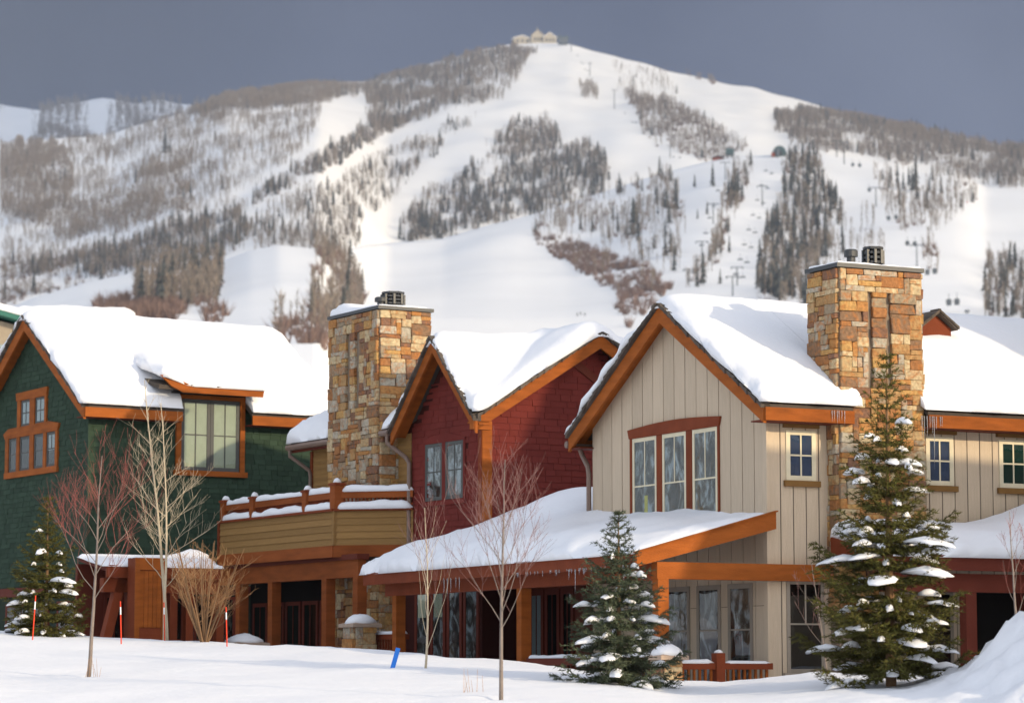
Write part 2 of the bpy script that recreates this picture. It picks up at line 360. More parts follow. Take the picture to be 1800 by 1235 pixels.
def snow_bar(par, p, q, w, h, seed, name='snow'):
    """a ridge of snow along a rail from p to q (level or sloping)"""
    p, q = Vector(p), Vector(q); L = (q - p).length; d = (q - p) / L; sv = Vector((-d.y, d.x, 0)).normalized()
    b = MB(); nseg = max(3, int(L / .12)); off = seed * 9.3; ring = 7
    for i in range(nseg + 1):
        t = i / nseg; c = p.lerp(q, t); nn = noise.noise(Vector((t * L * 1.6 + off, off, 0))); n2 = noise.noise(Vector((t * L * 5 + off, off, 3)))
        e = min(1, min(t, 1 - t) * L / .08 + .25); hh = h * e * (1 + .45 * nn + .2 * n2); ww = w * e * (1 + .12 * n2)
        for j in range(ring):
            a = math.pi * j / (ring - 1); b.v.append(tuple(c + sv * (ww / 2 * math.cos(a)) + Vector((0, 0, hh * math.sin(a) ** .7 - .01))))
    for i in range(nseg):
        for j in range(ring - 1):
            a = i * ring + j; b.f.append((a, a + 1, a + ring + 1, a + ring))
        a = i * ring; b.f.append((a, a + ring, a + 2 * ring - 1, a + ring - 1))
    b.f.append(tuple(range(ring))); b.f.append(tuple(range(nseg * ring, (nseg + 1) * ring)))
    return b.build(name, SNOW, par, smooth=True)
def snow_cap(par, c, rx, ry, h, seed, name='snow', loose=.0):
    b = MB(); K, Jn = 10, 4
    for j in range(Jn + 1):
        a = j / Jn * math.pi / 2
        for k in range(K):
            t = 2 * math.pi * k / K; q = 1 + .18 * noise.noise(Vector((math.cos(t) * 1.3 + seed * 3.1, math.sin(t) * 1.3, a + seed)))
            sq = 1 / max(abs(math.cos(t)), abs(math.sin(t))) ** .5
            b.v.append((c[0] + rx * math.cos(t) * math.cos(a) * q * sq, c[1] + ry * math.sin(t) * math.cos(a) * q * sq, c[2] + h * math.sin(a) * q))
    for j in range(Jn):
        for k in range(K):
            b.f.append((j * K + k, j * K + (k + 1) % K, (j + 1) * K + (k + 1) % K, (j + 1) * K + k))
    b.f.append(tuple(range(K))[::-1])
    return b.build(name, SNOW, par, smooth=True)

# windows: on plane 'x' (left wall, facing -x; u = y) or 'y' (right wall, facing -y; u = x)
def wbox(name, par, mt, ax, u0, u1, z0, z1, d0, d1):
    """box on a wall: between outward distances d0 and d1"""
    if ax[0] == 'x': return box(name, par, mt, ax[1] - d1, ax[1] - d0, u0, u1, z0, z1)
    return box(name, par, mt, u0, u1, ax[1] - d1, ax[1] - d0, z0, z1)
def window(par, ax, u0, u1, z0, z1, sash, fw=.07, vm=1, hm=(.5,), proud=.034, mw=.03, back=None, vtop=False, backz=None):
    """sash window: four-sided frame, glass, muntins; vtop: the upright muntin only above the rail"""
    b = MB(); d = proud
    def add(a, b_, c, e, p0, p1):
        if ax[0] == 'x': b.box(ax[1] - p1, ax[1] - p0, a, b_, c, e)
        else: b.box(a, b_, ax[1] - p1, ax[1] - p0, c, e)
    add(u0, u0 + fw, z0, z1, -.02, d); add(u1 - fw, u1, z0, z1, -.02, d); add(u0 + fw, u1 - fw, z1 - fw, z1, -.02, d - .002); add(u0 + fw, u1 - fw, z0, z0 + fw, -.02, d - .002)
    w = b.build('window', sash, par)
    a0, a1, c0, c1 = u0 + fw, u1 - fw, z0 + fw, z1 - fw
    wbox('backing', w, back or DARK, ax, a0, a1, backz if backz else c0, c1, .004, .018)
    if backz: wbox('backing', w, DARK, ax, a0, a1, c0, backz - .001, .004, .017)
    wbox('pane', w, GLASS, ax, a0, a1, c0, c1, d - .012, d - .009)
    zr = c0 + (c1 - c0) * hm[0] if hm else c0
    for h_ in hm: wbox('rail', w, sash, ax, a0, a1, c0 + (c1 - c0) * h_ - mw / 2, c0 + (c1 - c0) * h_ + mw / 2, d - .015, d - .003)
    for i in range(vm):
        uc = a0 + (a1 - a0) * (i + 1) / (vm + 1); wbox('muntin', w, sash, ax, uc - mw / 2, uc + mw / 2, zr + mw / 2 if vtop else c0, c1, d - .014, d - .004)
    return w
def gable(par, mp, a0, a1, c0, cr, c1, ze, zr, wood=ORANGE, rakes=((-1, 1),), rake_h=.26, th=.09, soff_in=.35, fascia=(1, 1), seg=None, fasc_h=.2, shakes=True, tri=False):
    """gable roof with its ridge along a at c = cr; mp(a, c, z) -> local point. rakes: which ends carry boards"""
    def pt(a, c, z): return Vector(mp(a, c, z))
    sl0 = (zr - ze) / (cr - c0); sl1 = (zr - ze) / (c1 - cr)
    z_ = lambda c: zr - (cr - c) * sl0 if c < cr else zr - (c - cr) * sl1
    up = Vector((0, 0, th)); roof = MB()
    segs = seg or [(a0, a1, c0, c1)]
    if tri:                                  # a cross gable dying into the main roof: two triangles
        for e in (c0, c1): roof.prism([pt(a0, e, z_(e)), pt(a1, cr, zr), pt(a0, cr, zr)], up)
        segs = []
    for (p, q, e0, e1) in segs:
        roof.prism([pt(p, e0, z_(e0)), pt(q, e0, z_(e0)), pt(q, cr, zr), pt(p, cr, zr)], up)
        roof.prism([pt(p, e1, z_(e1)), pt(q, e1, z_(e1)), pt(q, cr, zr), pt(p, cr, zr)], up)
    ro = roof.build('roof', SHAKE, par)
    for end in rakes:
        aa = a0 if end[0] < 0 else a1; sgn = -1 if end[0] < 0 else 1
        for (e, c) in ((0, c0), (1, c1)):
            dn_ = Vector((0, 0, -rake_h)); off = .02 * sgn
            poly = [pt(aa + off, c, z_(c) + .02), pt(aa + off, cr, zr + .02), pt(aa + off, cr, zr - rake_h * 1.12), pt(aa + off, c, z_(c) - rake_h * .95)]
            ev = pt(aa + off - .06 * sgn, c, 0) - pt(aa + off, c, 0)
            MB().prism(poly, ev).build('rake_board', wood, ro)
            # soffit planks under the overhang
            inn = aa - soff_in * sgn
            for k in range(2):
                p0 = aa + (inn - aa) * k / 2 - .07 * sgn * (1 - k); p1 = aa + (inn - aa) * (k + 1) / 2 - .006 * sgn
                MB().prism([pt(p0, c, z_(c) - .03), pt(p1, c, z_(c) - .03), pt(p1, cr, zr - .03), pt(p0, cr, zr - .03)], (0, 0, -.03)).build('soffit_plank', wood, ro)
            if shakes:
                Ls = (pt(aa, c, z_(c)) - pt(aa, cr, zr)).length; ns = int(Ls / .17); me = MB()
                for k in range(ns):
                    t0, t1 = k / ns, (k + 1.25) / ns; cc0 = c + (cr - c) * t0; cc1 = c + (cr - c) * min(t1, 1)
                    l = rnd.uniform(.03, .07)
                    me = MB().prism([pt(aa + (.04 + l) * sgn, cc0, z_(cc0) + th + .03), pt(aa + (.04 + l) * sgn, cc1, z_(cc1) + th - .005), pt(aa + (.04 + l) * sgn, cc1, z_(cc1) + th - .035), pt(aa + (.04 + l) * sgn, cc0, z_(cc0) + .02)], pt(aa - .12 * sgn, c, 0) - pt(aa + (.04 + l) * sgn, c, 0))
                    me.build('roof_shake', SHAKE, ro)
    for side, c in ((0, c0), (1, c1)):
        if not fascia[side]: continue
        for (p, q, e0, e1) in segs:
            e = (e0, e1)[side]
            if abs(e - c) > .01: continue
            o_ = -.05 if side == 0 else .05
            MB().prism([pt(p, c + o_, z_(c) + .03), pt(q, c + o_, z_(c) + .03), pt(q, c + o_, z_(c) - fasc_h), pt(p, c + o_, z_(c) - fasc_h)], pt(p, c, 0) - pt(p, c + o_, 0)).build('fascia', wood, ro)
            MB().prism([pt(p, c - o_ * .2, z_(c) - fasc_h + .02), pt(q, c - o_ * .2, z_(c) - fasc_h + .02), pt(q, c - o_ * 9, z_(c) - fasc_h + .02), pt(p, c - o_ * 9, z_(c) - fasc_h + .02)], (0, 0, -.025)).build('soffit', DARKRED, ro)
    return ro, z_

# ================================================================== GROUND
def lerp_tab(x, tab):
    if x <= tab[0][0]: return tab[0][1]
    for (a, b), (c, d) in zip(tab, tab[1:]):
        if x <= c:
            t = (x - a) / (c - a); return b + (d - b) * t
    return tab[-1][1]
def sm(t): t = min(max(t, 0), 1); return t * t * (3 - 2 * t)
CREST_Z = [(-16, 1.12), (-10.6, .93), (-7, .66), (-4.5, .56), (-3, .49), (-1.5, .37), (.5, .17), (1.8, .0), (2.5, -.12), (3.4, -.13), (4.1, -.04), (4.8, .03), (7, .0), (14, .1)]
CREST_Y = [(-16, 62), (-10, 60), (-7, 58), (-3, 54), (.5, 49), (2, 46.6), (5, 46), (14, 46)]
WELLS = [((160 - 900) / 5000 * 45, 45), ((881 - 900) / 5000 * 39.5, 39.5), ((748 - 900) / 5000 * 46.5, 46.5), ((297 - 900) / 5000 * 59.5, 59.5), ((686 - 900) / 5000 * 46.5, 46.5), ((362 - 900) / 5000 * 57, 57)]
def gz(x, y):
    zc, yc = lerp_tab(x, CREST_Z), lerp_tab(x, CREST_Y)
    if y < 30: z = -1.9 + (.95) * sm(y / 30 if y > 0 else 0)
    elif y < yc:
        t = (y - 30) / (yc - 30); z = -.95 + (zc + .95) * (1.12 * t - .12 * t * t)
    else: z = zc - .35 * sm((y - yc) / 3.5)
    if y > 75: z += 3.2 * sm((y - 75) / 70)
    p = Vector((x, y, 0)); w = 1 if y < 70 else 2
    z += .05 * w * noise.noise(p * .35) + .035 * noise.noise(p * Vector((.9, .55, 0)) if False else Vector((x * .8, y * .5, 3))) + .02 * noise.noise(p * 2.2) + .012 * noise.noise(Vector((x * 4.5, y * 3, 1)))
    for wx, wy in WELLS:                       # hollows round the trunks
        d2 = (x - wx) ** 2 + (y - wy) ** 2
        if d2 < 2: z += .05 * math.exp(-d2 / .35) - .10 * math.exp(-d2 / .06)
    # the ploughed bank on the right
    bx, by = x - 8.3, y - 39.5
    e = math.exp(-(abs(bx) / 1.75) ** 2.6 - (by / 3.2) ** 2)
    z += 1.25 * e * (1 + .26 * noise.noise(p * .9 + Vector((4, 0, 0)))) + min(1, e * 3) * (.30 * noise.noise(p * 1.5) + .20 * noise.noise(p * 3.1) + .08 * noise.noise(p * 6.5))
    return z
def axis(pieces):
    out = []
    for a, b, s in pieces:
        k = max(1, round((b - a) / s)); out += [a + (b - a) * i / k for i in range(k)]
    return out + [pieces[-1][1]]
gx = axis([(-420, -60, 20), (-60, -16, 2.5), (-16, 4, .3), (4, 11, .16), (11, 30, 1.2), (30, 60, 4), (60, 420, 20)])
gy = axis([(-60, 0, 6), (0, 26, 1.5), (26, 50, .2), (50, 64, .35), (64, 150, 4), (150, 190, 10)])
vs = [(x, y, gz(x, y)) for y in gy for x in gx]; W_ = len(gx)
mb = MB(); mb.v = vs; mb.f = [(j * W_ + i, j * W_ + i + 1, (j + 1) * W_ + i + 1, (j + 1) * W_ + i) for j in range(len(gy) - 1) for i in range(W_ - 1)]
tag(mb.build('ground', GSNOW, None, smooth=True), 'open snow field rising gently in front of the houses', kind='structure')

# ================================================================== MOUNTAIN
SKYL = [(-900, 330), (-300, 275), (0, 252), (100, 246), (200, 236), (265, 214), (330, 197), (400, 168), (480, 158), (560, 147), (650, 141), (730, 121), (800, 100), (850, 86), (900, 78), (945, 74), (1000, 78), (1040, 90), (1080, 99), (1130, 112), (1200, 131), (1280, 147), (1330, 156), (1400, 176), (1480, 197), (1600, 224), (1700, 247), (1800, 264), (2100, 330), (2700, 430)]
FRONT = [(-900, 560), (-200, 556), (0, 548), (60, 523), (150, 497), (240, 477), (300, 470), (345, 468), (390, 459), (440, 440), (490, 430), (560, 438), (600, 442), (640, 432), (700, 426), (780, 419), (860, 396), (930, 379), (1000, 357), (1070, 335), (1130, 315), (1180, 300), (1240, 285), (1300, 274), (1380, 272), (1450, 273), (1540, 286), (1600, 300), (1680, 309), (1705, 316), (1732, 330), (1800, 332), (2000, 345), (2700, 420)]
D1T = [(-900, 1500), (560, 1450), (680, 2100), (1000, 2300), (1300, 2350), (1800, 2200), (2700, 2000)]
D3T = [(-900, 4200), (300, 4400), (945, 5000), (1400, 4500), (1800, 4100), (2700, 3600)]
pxs = np.arange(-900, 2701, 9.0); NR1, NR2 = 70, 110
def zof(px, py, Y): r = ray(px, py); return r.z / r.y * Y
cols_Y, cols_Z = [], []
for px in pxs:
    d1 = lerp_tab(px, D1T); d3 = lerp_tab(px, D3T); z1 = zof(px, lerp_tab(px, FRONT), d1); z3 = zof(px, lerp_tab(px, SKYL), d3)
    Y, Z = [], []
    for i in range(NR1):
        yb = d1 * .47; zb = zof(px, 604, yb); i0 = 18
        if i < i0: t = 0; u_ = i / i0; y = 140 + (yb - 140) * u_; z = 3.0 + (zb - 3.0) * (.45 * u_ * u_ + .55 * u_ ** 4)
        else: t = (i - i0) / (NR1 - 1 - i0); y = yb + (d1 - yb) * t; z = zb + (z1 - zb) * (t - .05 * math.sin(t * math.pi))
        env = math.sin(min(t, 1) * math.pi) ** .7
        xw = (px - 900) / F * y
        z += env * (9 * noise.noise(Vector((xw / 320, y / 420, 1))) + 5 * noise.noise(Vector((xw / 90, y / 130, 4))))
        if px > 560: z += env * 5 * math.sin(px / 62.0 + 1.2 * math.sin(t * 4)) * t
        Y.append(y); Z.append(z)
    for dy, dz in ((120, -16), (300, -62), (480, -48)):
        Y.append(d1 + dy); Z.append(z1 + dz)
    y2, z2 = d1 + 480, z1 - 48
    for i in range(1, NR2):
        t = i / (NR2 - 1); y = y2 + (d3 - y2) * t; z = z2 + (z3 - z2) * (t + .06 * math.sin(t * math.pi))
        env = math.sin(t * math.pi) ** .6; xw = (px - 900) / F * y
        z += env * (24 * noise.noise(Vector((xw / 520, y / 900, 7))) + 10 * noise.noise(Vector((xw / 170, y / 300, 2))) + 5 * noise.noise(Vector((xw / 60, y / 90, 5)))) + (1 - env) * 3 * noise.noise(Vector((xw / 60, y / 90, 5)))
        Y.append(y); Z.append(z)
    for k in range(1, 7):
        Y.append(d3 + 300 * k); Z.append(z3 - 26 * k * k)
    cols_Y.append(Y); cols_Z.append(Z)
CY, CZ = np.array(cols_Y), np.array(cols_Z); NRW = CY.shape[1]
CX = (pxs[:, None] - 900) / F * (CY * cT + CZ * sT)
verts = np.stack([CX, CY, CZ], -1).reshape(-1, 3)
fs = [(i * NRW + j, (i + 1) * NRW + j, (i + 1) * NRW + j + 1, i * NRW + j + 1) for i in range(len(pxs) - 1) for j in range(NRW - 1)]
me = bpy.data.meshes.new('mountain'); me.from_pydata(verts.tolist(), [], fs); me.materials.append(MSNOW); me.shade_smooth()
tag(link('mountain', me), 'snow covered ski mountain with open pistes and a lodge on its summit', kind='structure')
# a farther, lower ridge fading into the cloud on the left
rv, rf = [], []
for i, px in enumerate(range(-900, 900, 15)):
    top = 180 + .00022 * (px - 150) ** 2 + 12 * noise.noise(Vector((px / 120, 0, 0)))
    for j in range(24):
        t = j / 23; y = 5600 + 2600 * t; z = zof(px, 330 + (top - 330) * min(1, t * 1.15), y) - (max(0, t - .87) * 1800) + 30 * noise.noise(Vector((px / 60, t * 6, 3)))
        rv.append(((px - 900) / F * (y * cT + z * sT), y, z))
        if i and j: a = i * 24 + j; rf.append((a - 25, a - 24, a, a - 1))
me = bpy.data.meshes.new('far_ridge'); me.from_pydata(rv, [], rf); me.materials.append(MSNOW); me.shade_smooth()
tag(link('far_ridge', me), 'farther snowy ridge dim in the cloud at the left', kind='structure')

def surf(px, Y):
    fi = (px - pxs[0]) / 9.0; i = int(min(max(fi, 0), len(pxs) - 2)); t = fi - i
    z = np.interp(Y, CY[i], CZ[i]) * (1 - t) + np.interp(Y, CY[i + 1], CZ[i + 1]) * t
    return Vector(((px - 900) / F * (Y * cT + z * sT), Y, z))
def spot(px, py, zone):
    """the point of the slope seen at a picture point (zone 0: front hill, 1: upper mountain)"""
    d1 = lerp_tab(px, D1T); a, b = ((d1 * .47, d1) if zone == 0 else (d1 + 480, lerp_tab(px, D3T)))
    Ys = np.linspace(a, b, 260); best = None
    for Y in Ys:
        p = surf(px, Y); q = proj(p)[1]
        if q <= py: return p
    return surf(px, b)

def inpoly(x, y, P):
    c = False; j = len(P) - 1
    for i in range(len(P)):
        if (P[i][1] > y) != (P[j][1] > y) and x < (P[j][0] - P[i][0]) * (y - P[i][1]) / (P[j][1] - P[i][1]) + P[i][0]: c = not c
        j = i
    return c
# stands of trees as they are mapped on the slopes: (zone, aspens per hectare, share of conifers, share of brush, outline)
STANDS = [
 (1, 300, .10, .0, [(640, 150), (730, 126), (830, 97), (900, 86), (948, 88), (925, 112), (885, 140), (850, 182), (800, 195), (740, 212), (700, 228), (665, 246), (640, 200), (672, 208), (640, 178)]),
 (1, 320, .30, .15, [(665, 205), (720, 218), (700, 230), (660, 247), (600, 287), (545, 312), (480, 347), (440, 367), (455, 340), (540, 290), (610, 250), (650, 222)]),
 (1, 150, .05, .0, [(895, 130), (935, 100), (900, 160), (880, 175), (850, 182)]),
 (1, 170, .22, .0, [(760, 245), (782, 260), (742, 290), (712, 330), (682, 360), (642, 392), (620, 412), (560, 425), (480, 420), (420, 425), (440, 385), (520, 345), (590, 330), (640, 292), (700, 265)]),
 (1, 60, .3, .0, [(720, 260), (800, 240), (850, 215), (840, 200), (780, 225)]),
 (1, 340, .28, .10, [(905, 215), (960, 213), (987, 240), (985, 263), (940, 276), (880, 290), (830, 330), (800, 360), (760, 400), (705, 425), (700, 400), (740, 345), (800, 320), (832, 288), (872, 250)]),
 (1, 330, .55, .08, [(890, 295), (985, 272), (1010, 256), (1060, 262), (1073, 300), (1072, 335), (1000, 360), (930, 382), (860, 398), (790, 420), (705, 428), (740, 402), (820, 350)]),
 (1, 90, .0, .0, [(0, 255), (95, 255), (200, 243), (330, 203), (400, 172), (560, 150), (622, 148), (570, 178), (560, 215), (540, 260), (470, 312), (420, 350), (440, 370), (420, 410), (300, 430), (150, 470), (0, 540)]),
 (1, 260, .02, .05, [(0, 253), (96, 255), (130, 292), (130, 350), (70, 400), (0, 380)]),
 (1, 260, .03, .0, [(330, 203), (400, 170), (560, 149), (642, 144), (640, 165), (570, 182), (430, 200), (380, 215)]),
 (1, 250, .0, .1, [(40, 375), (150, 350), (260, 340), (340, 372), (300, 400), (110, 425)]),
 (1, 200, .0, .1, [(230, 300), (330, 270), (380, 300), (330, 340), (250, 340)]),
 (1, 340, .45, .05, [(140, 455), (300, 400), (420, 375), (450, 415), (400, 450), (300, 470), (60, 500), (50, 475)]),
 (1, 260, .12, .45, [(0, 470), (90, 455), (230, 440), (240, 480), (60, 525), (0, 540)]),
 (1, 260, .10, .10, [(400, 430), (620, 405), (640, 435), (560, 445), (450, 445)]),
 (1, 260, .04, .25, [(1090, 163), (1150, 172), (1200, 186), (1235, 212), (1275, 232), (1320, 262), (1250, 290), (1180, 262), (1130, 250), (1122, 200)]),
 (1, 260, .0, .0, [(1016, 150), (1046, 152), (1056, 174), (1022, 172)]),
 (1, 30, .1, .0, [(1075, 112), (1170, 130), (1190, 165), (1090, 160)]),
 (1, 330, .12, .10, [(1360, 202), (1450, 190), (1600, 226), (1700, 250), (1850, 270), (1850, 335), (1740, 328), (1690, 302), (1600, 288), (1500, 272), (1420, 266), (1380, 238), (1360, 236)]),
 (1, 160, .0, .4, [(1105, 96), (1150, 104), (1200, 124), (1290, 142), (1260, 147), (1180, 128)]),
 (0, 130, .14, .1, [(1070, 340), (1170, 306), (1192, 330), (1205, 400), (1195, 480), (1150, 470), (1080, 440), (1040, 420), (1010, 420), (935, 415), (945, 400), (1000, 368)]),
 (0, 330, .0, .95, [(935, 413), (1000, 425), (1080, 450), (1150, 475), (1190, 505), (1100, 580), (1075, 560), (1090, 520), (1010, 470), (960, 440)]),
 (0, 210, .22, .15, [(1290, 290), (1332, 290), (1312, 330), (1282, 420), (1262, 470), (1222, 515), (1206, 505), (1250, 440), (1272, 350)]),
 (0, 220, .45, .1, [(1390, 275), (1440, 290), (1460, 340), (1482, 370), (1472, 430), (1440, 470), (1425, 540), (1328, 540), (1335, 480), (1350, 400), (1380, 340), (1376, 300)]),
 (0, 110, .08, .05, [(1535, 292), (1620, 290), (1700, 318), (1722, 342), (1682, 390), (1620, 425), (1560, 395)]),
 (0, 45, .05, .0, [(1430, 400), (1530, 372), (1560, 430), (1500, 500), (1420, 540)]),
 (0, 150, .35, .1, [(1738, 465), (1850, 440), (1850, 580), (1728, 560)]),
 (0, 200, .1, .5, [(1622, 430), (1650, 430), (1650, 480), (1628, 482)]),
 (0, 330, .16, .25, [(240, 500), (290, 468), (345, 466), (390, 462), (392, 490), (382, 535), (330, 545), (232, 540)]),
 (0, 420, .06, .6, [(543, 480), (560, 438), (640, 434), (625, 470), (640, 560), (650, 620), (560, 610), (545, 560)]),
 (0, 800, .0, 1.0, [(170, 530), (280, 528), (330, 556), (240, 570), (165, 560)]),
 (0, 500, .0, .9, [(355, 540), (400, 545), (400, 570), (360, 568)]),
 (0, 380, .0, .7, [(480, 570), (560, 565), (600, 600), (560, 640), (480, 620)]),
]
def tmpl_aspen(seed):
    r = random.Random(seed); v, f = [], []
    def tri(a, b, w):
        d = Vector((r.uniform(-1, 1), r.uniform(-1, 1), 0)).normalized() * w; k = len(v); v.extend([a - d, a + d, b]); f.append((k, k + 1, k + 2))
    tri(Vector((0, 0, 0)), Vector((r.uniform(-.03, .03), 0, .95)), .016); tri(Vector((0, 0, 0)), Vector((r.uniform(-.03, .03), 0, 1)), .016)
    for i in range(22):
        z = r.uniform(.20, .85); a = r.uniform(0, 6.3); l = .26 * (1 - abs(z - .55)) ; tri(Vector((0, 0, z)), Vector((math.cos(a) * l * .6, math.sin(a) * l * .6, z + l * r.uniform(.4, 1.1))), .014)
    return np.array([tuple(p) for p in v]), f
def tmpl_brush(seed):
    r = random.Random(seed); v, f = [], []
    for i in range(16):
        a = r.uniform(0, 6.3); l = r.uniform(.5, 1); s = r.uniform(.1, .8); d = Vector((r.uniform(-1, 1), r.uniform(-1, 1), 0)).normalized() * .05
        p0 = Vector((math.cos(a) * s * .3, math.sin(a) * s * .3, 0)); p1 = Vector((math.cos(a) * s, math.sin(a) * s, l)); k = len(v); v.extend([p0 - d, p0 + d, p1]); f.append((k, k + 1, k + 2))
    return np.array([tuple(p) for p in v]), f
def tmpl_conifer(seed, layers=6):
    r = random.Random(seed); v, f = [], []; w0 = r.uniform(.13, .18)
    v += [Vector((-.012, 0, 0)), Vector((.012, 0, 0)), Vector((0, 0, .5))]; f.append((0, 1, 2))
    for L in range(layers):
        z1 = .10 + .90 * (L + 1.35) / (layers + .35); z0 = .07 + .86 * L / layers; rad = w0 * (1 - L / layers) ** .85 + .012
        k = len(v); v.append(Vector((0, 0, min(1, z1)))); K = 9
        for j in range(K):
            a = 6.283 * j / K + L; q = rad * (r.uniform(.75, 1.2) if j % 2 else r.uniform(.4, .65)); v.append(Vector((math.cos(a) * q, math.sin(a) * q, z0 + r.uniform(-.03, .03) + (.04 if j % 2 == 0 else 0))))
        for j in range(K): f.append((k, k + 1 + j, k + 1 + (j + 1) % K))
    return np.array([tuple(p) for p in v]), f
TA, TB, TC = [tmpl_aspen(i) for i in range(6)], [tmpl_brush(i) for i in range(4)], [tmpl_conifer(i) for i in range(6)]
def plant(spots, tm, name, mt, label):
    Vs, Fs, k = [], [], 0; r = random.Random(5)
    for (p, h) in spots:
        tv, tf = r.choice(tm); a = r.uniform(0, 6.28); c, s = math.cos(a), math.sin(a)
        M = np.array([[c, s, 0], [-s, c, 0], [0, 0, 1]]); Vs.append(tv @ M * np.array([h * r.uniform(.8, 1.15)] * 2 + [h]) + np.array(p)[None, :]); Fs += [tuple(i + k for i in q) for q in tf]; k += len(tv)
    if not Vs: return
    me = bpy.data.meshes.new(name); me.from_pydata(np.concatenate(Vs).tolist(), [], Fs); me.materials.append(mt)
    tag(link(name, me), label, kind='stuff')
fr_ = random.Random(3); asp, con, bru = [[], []], [[], []], [[], []]
for zone, dens, cs, bs, P in STANDS:
    x0, x1 = min(p[0] for p in P), max(p[0] for p in P); y0, y1 = min(p[1] for p in P), max(p[1] for p in P)
    # candidate picture points -> slope points, thinned to the stand's density on the slope
    d1 = lerp_tab((x0 + x1) / 2, D1T); d3 = lerp_tab((x0 + x1) / 2, D3T)
    A, B = (d1 * .47, d1) if zone == 0 else (d1 + 480, d3)
    wid = (x1 - x0) / F; area = wid * (B * B - A * A) / 2; ncand = int(area / 1e4 * dens * (1.7 if zone else 1.35))
    for _ in range(ncand):
        px = fr_.uniform(x0, x1); Y = math.sqrt(fr_.uniform(A * A, B * B)); p = surf(px, Y); py = proj(p)[1]
        jx, jy = 9 * noise.noise(Vector((px / 14, py / 14, 0))), 9 * noise.noise(Vector((px / 14, py / 14, 9)))
        if not inpoly(px + jx, py + jy, P): continue
        if noise.noise(Vector((p.x / 55, p.y / 75, 2))) + .6 * noise.noise(Vector((p.x / 22, p.y / 30, 6))) < -.18 and fr_.random() < .88: continue
        u = fr_.random()
        if u < cs * .42: con[zone].append((p, fr_.uniform(6, 19)))
        elif u < cs * .42 + bs: bru[zone].append((p, fr_.uniform(2.5, 6)))
        else: asp[zone].append((p, fr_.uniform(8, 15)))
print('forest', [len(q) for q in asp + con + bru])
for z_, nm in ((0, 'on the front ski hill'), (1, 'across the upper mountain')):
    plant(asp[z_], TA, 'aspen_wood', ASPEN, 'bare grey brown aspen woods ' + nm)
    plant(con[z_], TC, 'conifer_wood', FARCON, 'dark conifers mixed into the woods ' + nm)
    plant(bru[z_], TB, 'brushwood', BRUSH, 'reddish brown leafless brush ' + nm)
# woods on the far ridge
fw = []
for _ in range(16000):
    px = fr_.uniform(-60, 420); t = fr_.uniform(.1, .9); i = (px + 900) / 15; y = 5600 + 2600 * t; top = 180 + .00022 * (px - 150) ** 2
    if noise.noise(Vector((px / 38, t * .7, 8))) < -.12: continue
    ii, jj = int(i), t * 23; q = Vector(rv[ii * 24 + int(jj)]); fw.append((q + Vector((fr_.uniform(-8, 8), fr_.uniform(-40, 40), -1)), fr_.uniform(16, 26)))
plant(fw, TA, 'aspen_wood', ASPEN, 'grey woods on the farther ridge')
# conifers one can pick out on the slopes: foot of the tree in the picture, height in pixels, slope
PINES = [(290, 272, 50, 1), (298, 270, 26, 1), (503, 222, 22, 1), (421, 262, 26, 1), (378, 250, 22, 1), (335, 352, 34, 1), (238, 324, 30, 1), (322, 352, 24, 1), (391, 336, 28, 1), (300, 387, 24, 1), (415, 432, 34, 1), (460, 270, 18, 1), (553, 302, 14, 1),
 (575, 452, 34, 0), (330, 524, 46, 0), (306, 486, 32, 0), (315, 480, 38, 0), (381, 530, 30, 0), (243, 514, 22, 0), (560, 520, 40, 0), (558, 540, 24, 0), (622, 486, 26, 0), (290, 480, 26, 0),
 (703, 424, 42, 1), (742, 420, 70, 1), (752, 422, 52, 1), (782, 414, 30, 1), (722, 424, 22, 1), (764, 415, 40, 1), (950, 400, 16, 1), (818, 405, 30, 1),
 (1188, 372, 62, 0), (1221, 330, 26, 0), (1253, 329, 46, 0), (1243, 378, 26, 0), (1226, 385, 20, 0), (1293, 360, 64, 0), (1280, 345, 30, 0), (1113, 418, 76, 0), (1122, 425, 50, 0), (1086, 412, 40, 0), (1102, 420, 34, 0), (1150, 438, 32, 0), (1188, 450, 26, 0), (1070, 420, 22, 0), (1122, 312, 16, 0),
 (1380, 350, 54, 0), (1392, 345, 40, 0), (1420, 340, 72, 0), (1404, 358, 40, 0), (1432, 358, 48, 0), (1448, 358, 40, 0), (1470, 366, 50, 0), (1349, 410, 46, 0), (1357, 420, 58, 0), (1366, 415, 66, 0), (1374, 430, 50, 0), (1396, 425, 66, 0), (1414, 430, 56, 0), (1438, 430, 74, 0), (1450, 432, 60, 0), (1455, 440, 46, 0), (1426, 428, 50, 0), (1480, 420, 34, 0), (1332, 510, 58, 0), (1342, 515, 66, 0), (1352, 520, 54, 0), (1380, 522, 52, 0), (1362, 524, 60, 0), (1396, 525, 42, 0), (1410, 525, 50, 0), (1282, 445, 34, 0), (1266, 500, 30, 0),
 (1552, 318, 24, 0), (1566, 320, 30, 0), (1578, 332, 48, 0), (1598, 330, 40, 0), (1610, 336, 64, 0), (1604, 338, 48, 0), (1588, 335, 34, 0),
 (1736, 546, 40, 0), (1746, 550, 38, 0), (1732, 542, 22, 0), (1756, 545, 34, 0), (1768, 560, 46, 0), (1781, 556, 52, 0), (1786, 530, 40, 0), (1795, 506, 56, 0), (1777, 558, 30, 0)]
pine_me = []
for i in range(6):
    v, f = tmpl_conifer(40 + i, 9); q = bpy.data.meshes.new('pine'); q.from_pydata(v.tolist(), [], f); q.materials.append(FARCON); pine_me.append(q)
